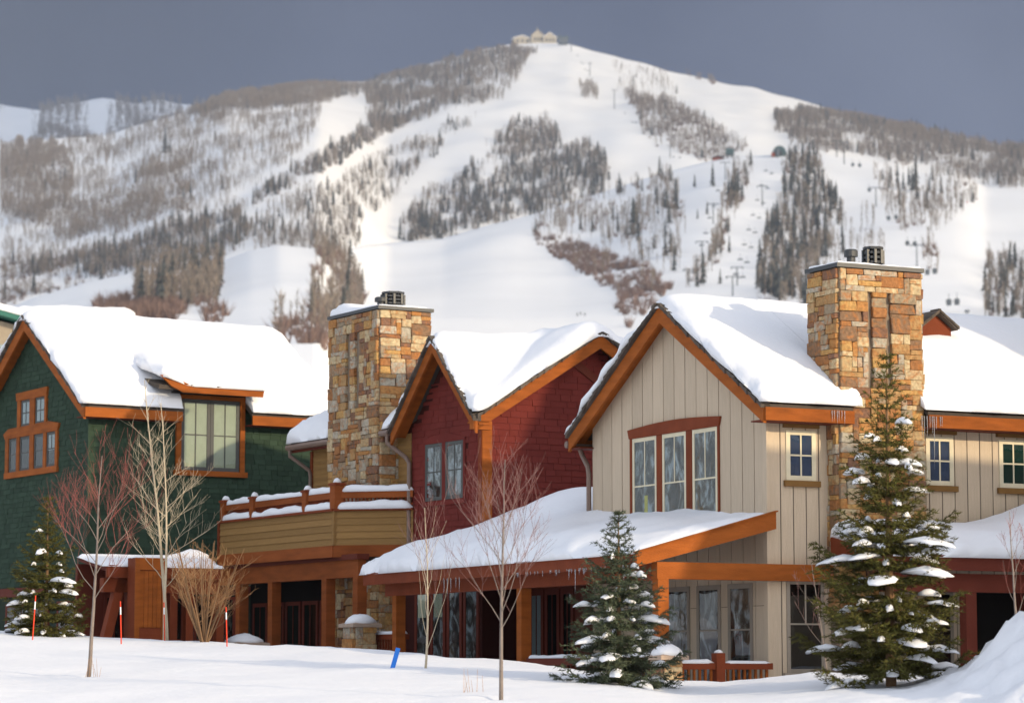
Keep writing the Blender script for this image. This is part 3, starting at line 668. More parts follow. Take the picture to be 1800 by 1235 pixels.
for i, (px, py, h, zn) in enumerate(PINES):
    p = spot(px, py, zn); o = link('slope_pine', pine_me[i % 6]); hh = h * p.y / F * 1.02; o.location = p - Vector((0, 0, .3)); o.scale = (hh * .95, hh * .95, hh); o.rotation_euler = (0, 0, i * 1.3)
    if zn: l = ('lone dark conifer on the left snowy mountainside', 'conifers of the left mountainside') if px < 600 else ('dark conifer at the lower edge of the central mountain wood', 'conifers of the central wood')
    elif px < 640: l = ('dark conifer among brush on the low left foothills', 'conifers of the left foothills')
    elif px < 1200: l = ('dark conifer in the thin wood left of the chairlifts', 'conifers left of the chairlifts')
    elif px < 1310: l = ('dark conifer in the strip between the two chairlift lines', 'conifers between the lifts')
    elif px < 1500: l = ('dark conifer in the dense stand behind the right chimney', 'conifers of the dense stand')
    elif px < 1650: l = ('dark conifer in the clump under the hill crest at the right', 'conifers of the crest clump')
    else: l = ('dark conifer in the clump at the right edge above the roof', 'conifers of the right edge clump')
    tag(o, l[0], 'tree', l[1])

# ------------------------------------------------------------------ lifts
def tower(px, py, h, zn, label):
    p = spot(px, py, zn); H_ = h * p.y / F; arm = min(3.6, H_ * .34); t = thing('lift_tower', label, 'lift tower', p, R(-8), 'ski lift towers')
    rm = .22 + .0001 * p.y; MB().tube([(0, 0, -1), (0, 0, H_)], [rm, rm * .75], 8).build('mast', STEEL, t)
    MB().box(-arm, arm, -.25, .25, H_ - .1, H_ + .1 + rm * .6).build('crossarm', STEEL, t)
    for s in (-1, 1): MB().box(s * arm * .93 - .25, s * arm * .93 + .25, -2.2, 2.2, H_ - .6, H_ - .11).build('sheave_train', STEEL, t)
    return t, p, H_
TW = [(1004, 92, 18, 1, 'lift tower highest on the summit slope'), (1037, 133, 22, 1, 'lift tower second from the summit'), (1080, 192, 34, 1, 'lift tower above the bare aspens on the piste edge'), (1178, 278, 22, 1, 'lift tower at the lower end of the summit piste'),
 (1275, 317, 32, 0, 'lift tower uppermost on the left chairlift line'), (1254, 394, 36, 0, 'lift tower in the middle of the left chairlift line'), (1234, 463, 38, 0, 'lift tower lower on the left chairlift line'), (1210, 500, 26, 0, 'lift tower at the foot of the left chairlift line'),
 (1340, 363, 36, 0, 'lift tower halfway up the central chairlift line'), (1296, 502, 32, 0, 'right tower of the pair low on the central chairlift line'), (1288, 520, 34, 0, 'left tower of the pair low on the central chairlift line'),
 (1540, 364, 34, 0, 'gondola tower on the open slope right of the conifers'), (1612, 476, 46, 0, 'gondola tower behind the right stone chimney'), (1484, 289, 40, 0, 'tall gondola tower on the hill crest'), (1471, 276, 30, 0, 'gondola tower left of the tall one on the crest'), (1700, 556, 10, 0, 'low gondola tower beyond the right roof')]
for a in TW: tower(*a)
def small_thing(name, label, cat, group, px, py, Y, parts):
    t = thing(name, label, cat, at(px, py, Y), R(-8), group)
    for nm, mt, b in parts: b.build(nm, mt, t)
GOND = [(1499, 290), (1511, 291), (1562, 384), (1575, 382), (1595, 428), (1608, 429), (1630, 479), (1643, 477), (1668, 532), (1682, 531), (1528, 334)]
for px, py in GOND:
    Y = spot(px, min(py + 16, 556), 0).y - 6
    small_thing('gondola_cabin', 'grey gondola cabin hanging over the right hand piste', 'gondola', 'gondola cabins over the right piste', px, py, Y,
                [('cabin', STEEL, MB().prism([(-1.3, -1.2, .6), (-.9, -1.2, 1.5), (.9, -1.2, 1.5), (1.3, -1.2, .6), (1.0, -1.2, -1.1), (-1.0, -1.2, -1.1)], (0, 2.4, 0))), ('hanger', STEEL, MB().bar((0, 0, 1.5), (0, 0, 4.2), .25, .25, (1, 0, 0)))])
CH = [(1262 - i * 7.2, 335 + i * 24 + (i % 2) * 3, 0) for i in range(7)] + [(1346 - i * 7.5, 300 + i * 26, 0) for i in range(8)] + [(1356 - i * 7.2, 305 + i * 26, 0) for i in range(8)] + [(1015 + i * 7, 98 + i * 12, 1) for i in range(5)] + [(1026 + i * 7, 112 + i * 13, 1) for i in range(4)] + [(1098, 199, 1), (1112, 215, 1), (1118, 216, 1), (1184, 276, 1), (1195, 277, 1)]
for px, py, zn in CH:
    p = spot(px, py + 10, zn); Y = p.y - 4
    small_thing('lift_chair', 'empty chair of the summit chairlift' if zn else 'empty chair on the chairlift lines of the front hill', 'chair lift', 'chairs of the summit lift' if zn else 'chairs of the front hill lifts', px, py, Y,
                [('seat', STEEL, MB().box(-1.5, 1.5, -.5, .5, -.25, .0)), ('backrest', STEEL, MB().box(-1.5, 1.5, .4, .5, .0, .6)), ('hanger', STEEL, MB().bar((0, 0, 0), (0, 0, 3.2), .15, .15, (1, 0, 0)))])
# stations and the summit lodge
p = spot(952, 76, 1); t = thing('summit_lodge', 'cream lodge with pointed gables on the summit', 'building', p, R(6)); s_ = p.y / F
def gab(par, x0, x1, y0, y1, h, rise, nm, mt, rm):
    w = MB().prism([(x0, y0, -6), (x1, y0, -6), (x1, y0, h), ((x0 + x1) / 2, y0, h + rise), (x0, y0, h)], (0, y1 - y0, 0)).build(nm, mt, par)
    rf_ = MB()
    for e in (x0 - 1.2, x1 + 1.2):
        mid = (x0 + x1) / 2; sl = rise / ((x1 - x0) / 2); ze = h - 1.2 * sl; rf_.prism([(e, y0 - 1.5, ze + .1), (mid, y0 - 1.5, h + rise + .1), (mid, y1 + 1, h + rise + .1), (e, y1 + 1, ze + .1)], (0, 0, .9))
    rf_.build('roof', rm, par)
    for k in range(3): MB().box(x0 + (x1 - x0) * (.18 + .26 * k), x0 + (x1 - x0) * (.32 + .26 * k), y0 - .35, y0 + .2, h * .25, h * .75).build('window', DARKSASH, par)
gab(t, -16, 4, 0, 20, 13, 9, 'wall', CREAMWALL, CREAMWALL); gab(t, 3, 24, -2, 18, 10, 8, 'wall', CREAMWALL, MSNOW); gab(t, -46, -16, 4, 18, 8, 5, 'wall', CREAMWALL, MSNOW)
MB().tube([(-6, 10, 20), (-6, 10, 30)], [.8, .4], 6).build('mast', CREAMWALL, t); t.scale = (1.1, 1.1, 1.05)
p = spot(990, 80, 1); t = thing('summit_lift_station', 'blue grey lift station right of the summit lodge', 'lift station', p, R(6))
MB().box(-8, 8, -5, 8, 3, 13).build('hall', STEEL, t)
for x in (-6, 6): MB().tube([(x, 0, -4), (x, 0, 20)], .9, 6).build('pillar', STEEL, t)
MB().box(-10, 10, -6, 9, 13, 14.5).build('roof', DOME, t)
p = spot(1370, 276, 0); t = thing('gondola_station', 'domed gondola station on the hill crest', 'lift station', p, R(-10)); u = p.y / F
b = MB(); pts = [(math.cos(math.pi * k / 10) * 13 * u * 1.0, 0, max(0, math.sin(math.pi * k / 10)) ** .8 * 20 * u) for k in range(11)]
b.prism(pts, (0, 22, 0)).build('dome', DOME, t); MB().box(-9 * u, 5 * u, -.4, .2, 2 * u, 11 * u).build('opening', METAL, t); MB().tube([(-2 * u, -6, -8), (-2 * u, -6, 12 * u)], 1.2, 8).build('pillar', STEEL, t); MB().box(-13.5 * u, -8.5 * u, -4, 4, 0, 6 * u).build('hut', PISTEN, t)
p = spot(1283, 276, 0); t = thing('chairlift_station', 'boxy chairlift top station left of the domed one', 'lift station', p, R(-8))
MB().box(-7 * u, 7 * u, -3, 5, 6 * u, 16 * u).build('hood', DOME, t)
for x in (-4, 4): MB().tube([(x * u, 0, -6), (x * u, 0, 7 * u)], .8, 6).build('pillar', STEEL, t)
p = spot(1262, 280, 0); t = thing('patrol_hut', 'low rust coloured hut beside the chairlift station', 'hut', p, R(-8))
gab(t, -9 * u, 9 * u, 0, 8, 3 * u, 3 * u, 'wall', PISTEN, METAL)
for px, py, l in ((1015, 556, 'leftmost of three tiny skiers on the white piste'), (1021, 554, 'middle of three tiny skiers on the white piste'), (1028, 556, 'rightmost of three tiny skiers on the white piste'), (1700, 357, 'tiny skier in red at the right piste crest')):
    p = spot(px, py, 0); b = MB()
    b.tube([(-.18, .1, 0), (-.16, -.1, .45), (-.08, 0, .9), (0, .02, 1.15), (0, -.08, 1.45)], [.09, .1, .16, .2, .12], 8); b.tube([(.18, .1, 0), (.16, -.1, .45), (.08, 0, .88)], [.09, .1, .14], 8); b.tube([(0, -.08, 1.42), (0, -.1, 1.55), (0, -.12, 1.7), (0, -.12, 1.78)], [.06, .12, .12, .05], 8)
    b.tube([(-.2, -.05, 1.4), (-.34, -.15, 1.1), (-.28, -.4, 1.0)], [.08, .07, .05], 6); b.tube([(.2, -.05, 1.4), (.34, -.15, 1.1), (.28, -.4, 1.0)], [.08, .07, .05], 6)
    o = b.build('person', STAKER if px == 1700 else METAL); o.location = p; tag(o, l, 'person', 'skiers on the pistes')

# ------------------------------------------------------------------ the air between
hz = MB().box(-6500, 6500, -200, 9800, -60, 1500).build('haze', SNOW); hz.data.materials.clear()
hm_ = bpy.data.materials.new('haze'); hm_.use_nodes = True; hn = hm_.node_tree; hn.nodes.clear(); ho = hn.nodes.new('ShaderNodeOutputMaterial'); hv = hn.nodes.new('ShaderNodeVolumePrincipled')
hv.inputs['Color'].default_value = (.62, .75, 1, 1); hv.inputs['Density'].default_value = .00006; hv.inputs['Anisotropy'].default_value = .0; hn.links.new(hv.outputs[0], ho.inputs['Volume'])
hz.data.materials.append(hm_); tag(hz, 'thin haze in the air before the mountain', kind='stuff')

# a storm cloud up in the right of the sky, whose shade lies on the far ridge
cb = bmesh.new(); bmesh.ops.create_icosphere(cb, subdivisions=5, radius=1)
for v in cb.verts:
    q = v.co.copy(); k = 1 + .35 * noise.noise(q * 2.2) + .16 * noise.noise(q * 5) + .07 * noise.noise(q * 11); v.co = Vector((q.x * 2100 * k, q.y * 2500 * k, q.z * 260 * k + 90 * noise.noise(q * 6)))
cm = bpy.data.meshes.new('storm_cloud'); cb.to_mesh(cm); cb.free(); cm.shade_smooth(); cm.materials.append(mat('cloud', (.55, .57, .62), 1, 0, .001, .05, spec=0))
co_ = link('storm_cloud', cm); dq = Vector((sd.x, sd.y, 0)).normalized(); fp = Vector((-1050, 7000, 1300)); co_.location = fp + dq * (1500 / math.tan(R(SUN_EL))) + Vector((0, 0, 1500)); co_.rotation_euler = (0, 0, math.atan2(dq.y, dq.x))
tag(co_, 'storm cloud above and right of the frame', kind='stuff')

# ================================================================== GREY HOUSE (right)
def grey_boards(par, ax, u0, u1, z0, ztop, w=.41, skip=None, mt=GREY):
    k = max(1, round((u1 - u0) / w)); w = (u1 - u0) / k
    for i in range(k):
        a, b_ = u0 + i * w + .011, u0 + (i + 1) * w - .011; pr = .013 + rnd.uniform(-.003, .003)
        zs = [(a, z0), (b_, z0), (b_, ztop(b_))]
        mid = getattr(ztop, 'mid', None)
        if mid and a < mid < b_: zs.append((mid, ztop(mid)))
        zs.append((a, ztop(a)))
        if ax[0] == 'x': MB().prism([(ax[1], u, z) for u, z in zs], (-pr, 0, 0)).build('board', mt, par)
        else: MB().prism([(u, ax[1], z) for u, z in zs], (0, -pr, 0)).build('board', mt, par)
def wrap_top(fn, mid): 
    f = lambda u: fn(u); 
    class T:
        def __call__(s, u): return fn(u)
    t = T(); t.mid = mid; return t
def pl(fr, ax, px, py, off=0): return fr.onx(px, py, off) if ax == 'x' else fr.ony(px, py, off)

GH = thing('grey_house', 'grey board sided house with front gable and stone chimney at the right', 'house', (g.O.x, g.O.y, 0), g.a)
ZR, ZE, YR, YA, YB = 6.80, 4.60, 3.22, -.45, 6.89
mpg = lambda a, c, z: (a, c, z)
w = MB().prism([(0, 0, -1.5), (0, 6.5, -1.5), (0, 6.5, 4.78), (0, YR, 6.70), (0, 0, 4.78)], (13, 0, 0)).build('wall', GREYW, GH)
groof = lambda y: ZR - abs(y - YR) * (ZR - ZE) / (YR - YA) - .055
grey_boards(w, ('x', 0), 0, 6.5, 1.2, wrap_top(groof, YR))
grey_boards(w, ('x', 0), 0, 6.5, -1.3, wrap_top(lambda y: 1.19, None))
grey_boards(w, ('y', 0), 0.0, 1.33, -1.3, wrap_top(lambda x: 4.74, None), .27)
grey_boards(w, ('y', 0), 3.15, 13, -1.3, wrap_top(lambda x: 4.74, None), .285)
box('corner_board', w, GREY, -.032, .03, -.034, .09, -1.3, 4.76)
# the long roof: eave broken where the chimney stands
CX0, CX1 = 1.35, 3.08
gro, gz_ = gable(GH, mpg, -.32, 13.3, YA, YR, YB, ZE, ZR, seg=[(-.32, 1.52, YA, YB), (1.52, 3.12, .62, YB), (3.12, 13.3, YA, YB)])
def gy0(x):
    d = .02
    if 1.55 < x < 3.15: return .66
    return YA - .03
def gbase(s, t):
    x = -.36 + s; y0 = gy0(x); L = YB + .05 - y0; y = y0 + L * t / 7.42
    z = ZR + .09 - math.sqrt((y - YR) ** 2 + .10) * (ZR - ZE) / (YR - YA) + .12
    return (x, y, z)
# left part up to the chimney, behind it, and right of it
def gpart(x0, x1, y0, seed, thick, edges, hump=None):
    thick *= .60; L = YB + .06 - y0
    def bs(s, t):
        x = x0 + s; y = y0 + t
        return (x, y, ZR + .07 - math.sqrt((y - YR) ** 2 + .06) * (ZR - ZE) / (YR - YA) + .10)
    return snow_sheet(gro, bs, x1 - x0, L, thick, .42, seed, hump=hump, edges=edges)
gpart(-.36, 1.66, YA - .04, 3, .42, (1, 0, 1, 1), hump=lambda s, t: .10 * math.exp(-((s - 1.6) / .3) ** 2 - ((t - 1.2) / .5) ** 2))
gpart(1.655, 3.04, .78, 3, .42, (0, 0, 1, 1))
vx0 = g.ony(1645, 549, 1.6)[0] - 3.03
gpart(3.03, 13.36, YA - .04, 3, .42, (0, 1, 1, 1), hump=lambda s, t: .17 * math.exp(-((s - vx0) / 1.0) ** 2 - ((t - 1.85) / .6) ** 2))
# little gabled vent sticking out of the snow near the ridge
vx, vz = g.ony(1645, 549, 1.6)
dv = bpy.data.objects.new('roof_dormer', None); C.objects.link(dv); dv.parent = GH; dv.location = (vx, 1.6, 0)
MB().prism([(-.34, 0, 5.9), (.34, 0, 5.9), (.34, 0, vz - .30), (0, 0, vz - .06), (-.34, 0, vz - .30)], (0, 1.4, 0)).build('wall', BROWNRED, dv)
for s in (-1, 1):
    MB().prism([(s * .42, -.12, vz - .33), (0, -.12, vz - .02), (0, 1.5, vz - .02), (s * .42, 1.5, vz - .33)], (0, 0, .06)).build('roof', SHAKE, dv)
    for k in range(4): q = k / 4; q2 = q + .3; MB().prism([(s * .44 * (1 - q), -.15, vz - .34 + .31 * q + .08), (s * .44 * (1 - q2), -.15, vz - .34 + .31 * q2 + .075), (s * .44 * (1 - q2), -.15, vz - .34 + .31 * q2 + .04), (s * .44 * (1 - q), -.15, vz - .34 + .31 * q + .03)], (0, .3, 0)).build('roof_shake', SHAKE, dv)

# upper triple window with its arched red surround
tw = MB(); y0, y1 = 1.52, 5.0
def tx(b, a, c, z0, z1, p): b.box(-p, -.02, a, c, z0, z1)
wins = [tuple(sorted((g.onx(a, 800)[0], g.onx(b, 800)[0]))) for a, b in ((1219.5, 1264), (1166.5, 1209), (1114, 1157))]
K = 12; arch = []
for i in range(K + 1):
    yy = y0 + (y1 - y0) * i / K; arch.append((yy, 4.64 + .07 * math.sin(math.pi * i / K)))
head = MB().prism([(-.055, y, z) for y, z in arch] + [(-.055, y1 - .06, 4.47), (-.055, y0 + .06, 4.47)], (.05, 0, 0)).build('window_surround', BROWNRED, GH)
edges_ = [y0 + .07, wins[0][0], wins[0][1], wins[1][0], wins[1][1], wins[2][0], wins[2][1], y1 - .07]
for a, b_ in ((0, 1), (2, 3), (4, 5), (6, 7)): box('mullion_post', head, BROWNRED, -.042, -.004, edges_[a], edges_[b_], 2.72, 4.468)
box('sill', head, BROWNRED, -.06, -.004, y0 - .02, y1 + .02, 2.62, 2.72)
for k, (a, b_) in enumerate(wins): window(GH, ('x', 0), a + .004, b_ - .004, 2.72, 4.466, CREAM, .075, 1, (.47,), vtop=True, back=PANEREFL)
ya_, yb_ = sorted((g.onx(1134.5, 870)[0], g.onx(1140, 870)[0])); box('yellow_strip', head, YELLOW, -.0215, -.0185, ya_, yb_, 2.80, 3.36)  # narrow yellow strip set low behind the left pane
# upper windows on the right wall
for (x0, x1, bk) in ((.38, 1.0, SKYREFL), (3.36, 3.96, SKYREFL), (4.98, 5.62, CURTAIN), (7.2, 7.85, None)):
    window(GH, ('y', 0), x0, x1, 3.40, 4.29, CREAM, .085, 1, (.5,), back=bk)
    wbox('window_head', GH, BROWN, ('y', 0), x0 - .06, x1 + .06, 4.33, 4.48, -.02, .07); wbox('window_sill', GH, BROWN, ('y', 0), x0 - .05, x1 + .07, 3.29, 3.395, -.02, .08)
# lower windows under the porch and round the corner
for a, b_ in ((1282, 1325.5), (1227, 1269), (1173, 1214.5), (1118, 1160)):
    a, b_ = sorted((g.onx(a, 1100)[0], g.onx(b_, 1100)[0])); wn_ = window(GH, ('x', 0), a, b_, -.35, 1.60, TAUPE, .09, 0, (.59,), back=PANEREFL)
window(GH, ('y', 0), .36, 1.14, .02, 1.64, TAUPE, .07, 1, (.53,), vtop=True)
wbox('window_sill', GH, TAUPE, ('y', 0), .28, 1.22, -.08, .02, -.02, .09)
window(GH, ('y', 0), 3.2, 3.9, .02, 1.5, TAUPE, .07, 0, (.53,))

# ------------------------------------------------------------------ stone chimneys
def chimney(par, x0, x1, y0, y1, z0, zt, wide, seed, slots, hidden=None, taper=0.022):
    """stone stack; 'wide' says which face carries the two slots: 'y' front (-y) or 'x' left (-x)"""
    ch = MB(); k = 1 + taper * (zt - z0); cx, cy = (x0 + x1) / 2, (y0 + y1) / 2
    hx, hy = (x1 - x0) / 2, (y1 - y0) / 2
    if wide == 'y': ky = 1
    lo = [(cx - hx * k, cy - hy), (cx + hx * k, cy - hy), (cx + hx * k, cy + hy), (cx - hx * k, cy + hy)] if wide == 'y' else [(cx - hx, cy - hy * k), (cx + hx, cy - hy * k), (cx + hx, cy + hy * k), (cx - hx, cy + hy * k)]
    hi = [(x0, y0), (x1, y0), (x1, y1), (x0, y1)]
    co = ch.add([(*p, z0) for p in lo] + [(*p, zt) for p in hi], [(0, 3, 2, 1), (4, 5, 6, 7)] + [(i, (i + 1) % 4, (i + 1) % 4 + 4, i + 4) for i in range(4)]).build('chimney', MORTAR, par)
    sq = lambda z: 1 + taper * (zt - z)
    Wd = (x1 - x0) if wide == 'y' else (y1 - y0)
    zs0, zs1 = zt - 2.15, zt - .42
    one = lambda z: 1.0
    hid = (lambda u, z, w_, h_: bool(hidden and hidden(z)))
    hw = .05 if wide == 'y' else .10
    fields = [(0, Wd, z0, zs0), (0, Wd, zs1, zt - .02)]
    cuts = [0] + [v for c in slots for v in (c - hw, c + hw)] + [Wd]
    fields += [(cuts[k], cuts[k + 1], zs0, zs1) for k in range(0, len(cuts), 2)]
    for k, (ua, ub, za, zb) in enumerate(fields):
        kk = sq((za + zb) / 2) if za > zs0 - .01 else 1.0
        f_ = (lambda z: 1.0) if za > zs0 - .01 else sq
        if wide == 'y': stone_face(co, (x0 + ua, y0), (1, 0), (0, -1), ub - ua, za, zb, seed=seed + 10 * k, skip=hid, squeeze=f_)
        else: stone_face(co, (x0, y0 + ua), (0, 1), (-1, 0), ub - ua, za, zb, seed=seed + 10 * k, skip=hid, squeeze=f_)
    if wide == 'y':
        for q in stone_face(co, (x0, y0), (0, 1), (-1, 0), y1 - y0, z0, zt - .02, seed=seed + 1, skip=hid, squeeze=one): q.location.x -= hx * taper * (zt - q.location.z)
        for q in stone_face(co, (x1, y0), (0, 1), (1, 0), y1 - y0, zt - 2.2, zt - .02, seed=seed + 2, skip=hid, squeeze=one): q.location.x += hx * taper * (zt - q.location.z)
    else:
        for q in stone_face(co, (x0, y0), (1, 0), (0, -1), x1 - x0, z0, zt - .02, seed=seed + 1, skip=hid, squeeze=one): q.location.y -= hy * taper * (zt - q.location.z)
    cap = box('cap', co, FLASH, x0 - .07, x1 + .07, y0 - .07, y1 + .07, zt, zt + .075)
    snow_sheet(cap, lambda s, t: (x0 - .03 + s, y0 - .03 + t, zt + .070), x1 - x0 + .06, y1 - y0 + .06, .06, .2, seed, lip=0, hump=(lambda s, t: .22 * math.exp(-((t - (y1 - y0) * .85) / .5) ** 2)) if wide == 'x' else None, lump=.4)
    return co
def flue(par, label_part, c, r_, h, z, big):
    if not big:
        f = MB().tube([(*c, z - .1), (*c, z + h * .55), (*c, z + h * .56), (*c, z + h * .9), (*c, z + h)], [r_ * .62, r_ * .62, r_, r_, r_ * .8], 14).build('flue', METAL, par)
    else:
        f = MB().tube([(*c, z - .1), (*c, z + .08)], r_ * .8, 14).build('flue', METAL, par)
        b = MB()
        for k in range(4): zz = z + .08 + k * (h - .12) / 3; b.tube([(*c, zz), (*c, zz + .045)], r_, 8)
        b.build('louvre_ring', METAL, f)
        for k in range(8):
            a = math.pi * 2 * (k + .5) / 8; MB().bar((c[0] + r_ * .93 * math.cos(a), c[1] + r_ * .93 * math.sin(a), z + .08), (c[0] + r_ * .93 * math.cos(a), c[1] + r_ * .93 * math.sin(a), z + h - .05), .05, .05, (1, 0, 0)).build('louvre_post', METAL, f)
        MB().tube([(*c, z + .1), (*c, z + h - .06)], r_ * .6, 12).build('core', DARK, f)
    return f
ZC = 7.22
ch1 = chimney(GH, CX0, CX1, -.30, .64, -.9, ZC, 'y', 21, (.62, 1.02), hidden=lambda z: z < 1.0, taper=.012)
vx, _ = g.ony(1496, 470, -.02); flue(ch1, '', (vx, -.02), .125, .30, ZC + .08, False)
vx, _ = g.ony(1535, 470, .05); flue(ch1, '', (vx, .05), .19, .38, ZC + .08, True)

# ------------------------------------------------------------------ porch along the gable wall
SL = .274; PX = -2.7; PYE = 11.45
pz = lambda x: 2.76 + SL * x
def xt(y): return .0 if y < 6.35 else 1.35
PO = MB().prism([(PX, -.15, pz(PX) - .06), (0, -.15, pz(0) - .06), (0, 6.5, pz(0) - .06), (PX, 6.5, pz(PX) - .06)], (0, 0, .10))
PO.prism([(PX, 6.5, pz(PX) - .06), (1.4, 6.5, pz(1.4) - .06), (1.4, PYE, pz(1.4) - .06), (PX, PYE, pz(PX) - .06)], (0, 0, .10))
porch = PO.build('porch_roof', BROWNRED, GH)
MB().prism([(PX - .06, -.17, pz(PX) + .05), (.03, -.17, pz(0) + .07), (.03, -.17, pz(0) - .24), (PX - .06, -.17, pz(PX) - .20)], (0, -.07, 0)).build('rake_board', ORANGE, porch)
MB().prism([(PX - .08, -.15, pz(PX) + .055), (.05, -.15, pz(0) + .085), (.05, -.15, pz(0) + .06), (PX - .08, -.15, pz(PX) + .03)], (0, -.13, 0)).build('drip_edge', ORANGE, porch)
box('fascia', porch, BROWNRED, PX - .05, PX, -.14, PYE, pz(PX) - .2, pz(PX) + .03)
for i in range(20):                                  # rafter tails
    y = .25 + i * .58; MB().prism([(PX + .02, y, pz(PX) - .065), (-.4, y, pz(-.4) - .065), (-.4, y, pz(-.4) - .18), (PX + .02, y, pz(PX) - .18)], (0, .09, 0)).build('rafter', BROWNRED, porch)
def hump(s, t):
    x, y = PX + s, t - .12
    return .34 * math.exp(-((y - 9.2) / 1.6) ** 2 - ((x - .9) / 1.1) ** 2) - .24 * (1 - sm(y / 4.5)) - .10 * sm((x + 1.5) / 1.5) * (1 - sm((y - 5) / 1.5))
snow_sheet(porch, lambda s, t: (PX - .05 + s * ((1.42 if 6.5 < t else (0 if t < 6.2 else (t - 6.2) / .3 * 1.42)) - PX + .05) / 2.75, -.10 + t, pz(PX - .05 + s * ((1.42 if 6.5 < t else (0 if t < 6.2 else (t - 6.2) / .3 * 1.42)) - PX + .05) / 2.75) + .05), 2.75, PYE + .2, .38, .5, 17, hump=lambda s, t: hump(s * (1.5 if t > 6.4 else 1), t), edges=(1, 0, 1, 1), lip=.07, step=.16)
BZ0, BZ1, BX = 1.62, 1.91, -2.22
bm_ = box('porch_beam', GH, BROWNRED, BX - .1, BX + .1, .02, 11.3, BZ0 - .02, BZ1 - .02)
box('porch_beam', GH, ORANGE, BX - .12, 1.25, -.20, -.0, BZ0, BZ1)
for i, pxp in enumerate((1160, 921, 701)):
    yy = -.10 if i == 0 else g.onx(pxp, 1100, BX)[0]; box('porch_post', GH, ORANGE, BX - .105, BX + .105, yy - .1, yy + .1, -1.2, BZ0 - .002 if i == 0 else BZ0 - .022)
box('porch_floor', GH, BROWNRED, BX - .4, 0, -.3, 11.3, -.62, -.55)
# railing towards the right wall, with a stone pillar at the porch corner
rl = box('railing', GH, BROWNRED, -1.98, -.04, -.20, -.08, .08, .19)
box('bottom_rail', rl, BROWNRED, -1.98, -.04, -.17, -.11, -.52, -.45)
px_, _ = g.ony(1263, 1160, -.15); box('railing_post', rl, BROWNRED, px_ - .085, px_ + .085, -.235, -.055, -.55, .36); snow_cap(rl, (px_, -.145, .36), .07, .07, .06, 4)
for k in range(17):
    x = -1.93 + k * .112
    if abs(x - px_) > .1: box('baluster', rl, ORANGE, x - .02, x + .02, -.16, -.12, -.449, .079)
snow_bar(rl, (-1.97, -.14, .19), (px_ - .09, -.14, .19), .13, .075, 1); snow_bar(rl, (px_ + .09, -.14, .19), (-.05, -.14, .19), .13, .05, 2)
def stone_pillar(par, x, y, z0, z1, hw, seed):
    p = box('stone_pillar', par, MORTAR, x - hw, x + hw, y - hw, y + hw, z0, z1)
    stone_face(p, (x - hw, y - hw), (1, 0), (0, -1), 2 * hw, z0, z1, .14, .12, seed, proud=.04); stone_face(p, (x - hw, y - hw), (0, 1), (-1, 0), 2 * hw, z0, z1, .14, .12, seed + 1, proud=.04)
    MB().add([(x - hw - .1, y - hw - .1, z1), (x + hw + .1, y - hw - .1, z1), (x + hw + .1, y + hw + .1, z1), (x - hw - .1, y + hw + .1, z1), (x - hw - .1, y - hw - .1, z1 + .07), (x + hw + .1, y - hw - .1, z1 + .07), (x + hw + .1, y + hw + .1, z1 + .07), (x - hw - .1, y + hw + .1, z1 + .07), (x, y, z1 + .16)],
             [(0, 3, 2, 1), (0, 1, 5, 4), (1, 2, 6, 5), (2, 3, 7, 6), (3, 0, 4, 7), (4, 5, 8), (5, 6, 8), (6, 7, 8), (7, 4, 8)]).build('cap_stone', CAPSTONE, p)
    snow_cap(p, (x, y, z1 + .06), hw + .09, hw + .09, .22, seed); return p
stone_pillar(GH, -2.2, -.28, -1.2, .24, .17, 61)
ya, yb = g.onx(930, 1160, BX)[0], g.onx(1145, 1160, BX)[0]
r2 = box('railing', GH, DARKRED, BX - .06, BX + .06, yb, ya, .16, .30); snow_bar(r2, (BX, yb, .30), (BX, ya, .30), .14, .07, 5)
for k in range(26): y = yb + .1 + k * (ya - yb - .2) / 25; box('baluster', r2, DARKRED, BX - .02, BX + .02, y - .02, y + .02, -.5, .16)
yc, yd = g.onx(705, 1150, BX)[0], g.onx(640, 1150, BX)[0]
# connecting wing behind the porch, with glazed doors
cw = box('connector_wall', GH, DARKRED, .95, 5, 6.52, 11.0, -1.5, 2.9)
for i, (pa, pb, bk) in enumerate(((1010, 988, None), (985, 960, None), (957, 932, PALE), (910, 886, None))):
    a, b_ = sorted((g.onx(pa, 1090, .95)[0], g.onx(pb, 1090, .95)[0])); dd = window(GH, ('x', .95), a, b_, -.5, 1.75, DARKRED, .11, 1, (.3,), back=bk)
    dd.name = 'glazed_door'
# small roof edge seen between the two houses
mm_ = MB().prism([(1.2, 6.9, 2.92), (3.4, 6.9, 3.3), (3.4, 8.6, 3.3), (1.2, 8.6, 2.92)], (0, 0, .12)).build('connector_roof', DARKRED, GH)
snow_sheet(mm_, lambda s, t: (1.15 + s, 6.85 + t, 3.03 + s * .17), 2.25, 1.8, .22, .3, 8)

# porch on the right wall (behind the big spruce)
RY = -1.9; rz = lambda y: 2.42 + .22 * y
ro_ = MB().prism([(1.15, RY, rz(RY) - .08), (9.5, RY, rz(RY) - .08), (9.5, -.33, rz(-.33) - .08), (1.15, -.33, rz(-.33) - .08)], (0, 0, .12)).build('porch_roof', DARKRED, GH)
box('fascia', ro_, DARKRED, 1.10, 9.5, RY - .06, RY, rz(RY) - .22, rz(RY) + .045)
MB().prism([(1.15, RY, rz(RY) + .05), (1.15, -.33, rz(-.33) + .05), (1.15, -.33, rz(-.33) - .22), (1.15, RY, rz(RY) - .22)], (-.06, 0, 0)).build('rake_board', BROWNRED, ro_)
snow_sheet(ro_, lambda s, t: (1.2 + s, RY - .06 + t, rz(RY - .06 + t) + .04), 8.3, 1.7, .34, .36, 31, hump=lambda s, t: .42 * math.exp(-((s - 4.6) / 1.1) ** 2) * min(1, t / .9), edges=(1, 1, 1, 0))
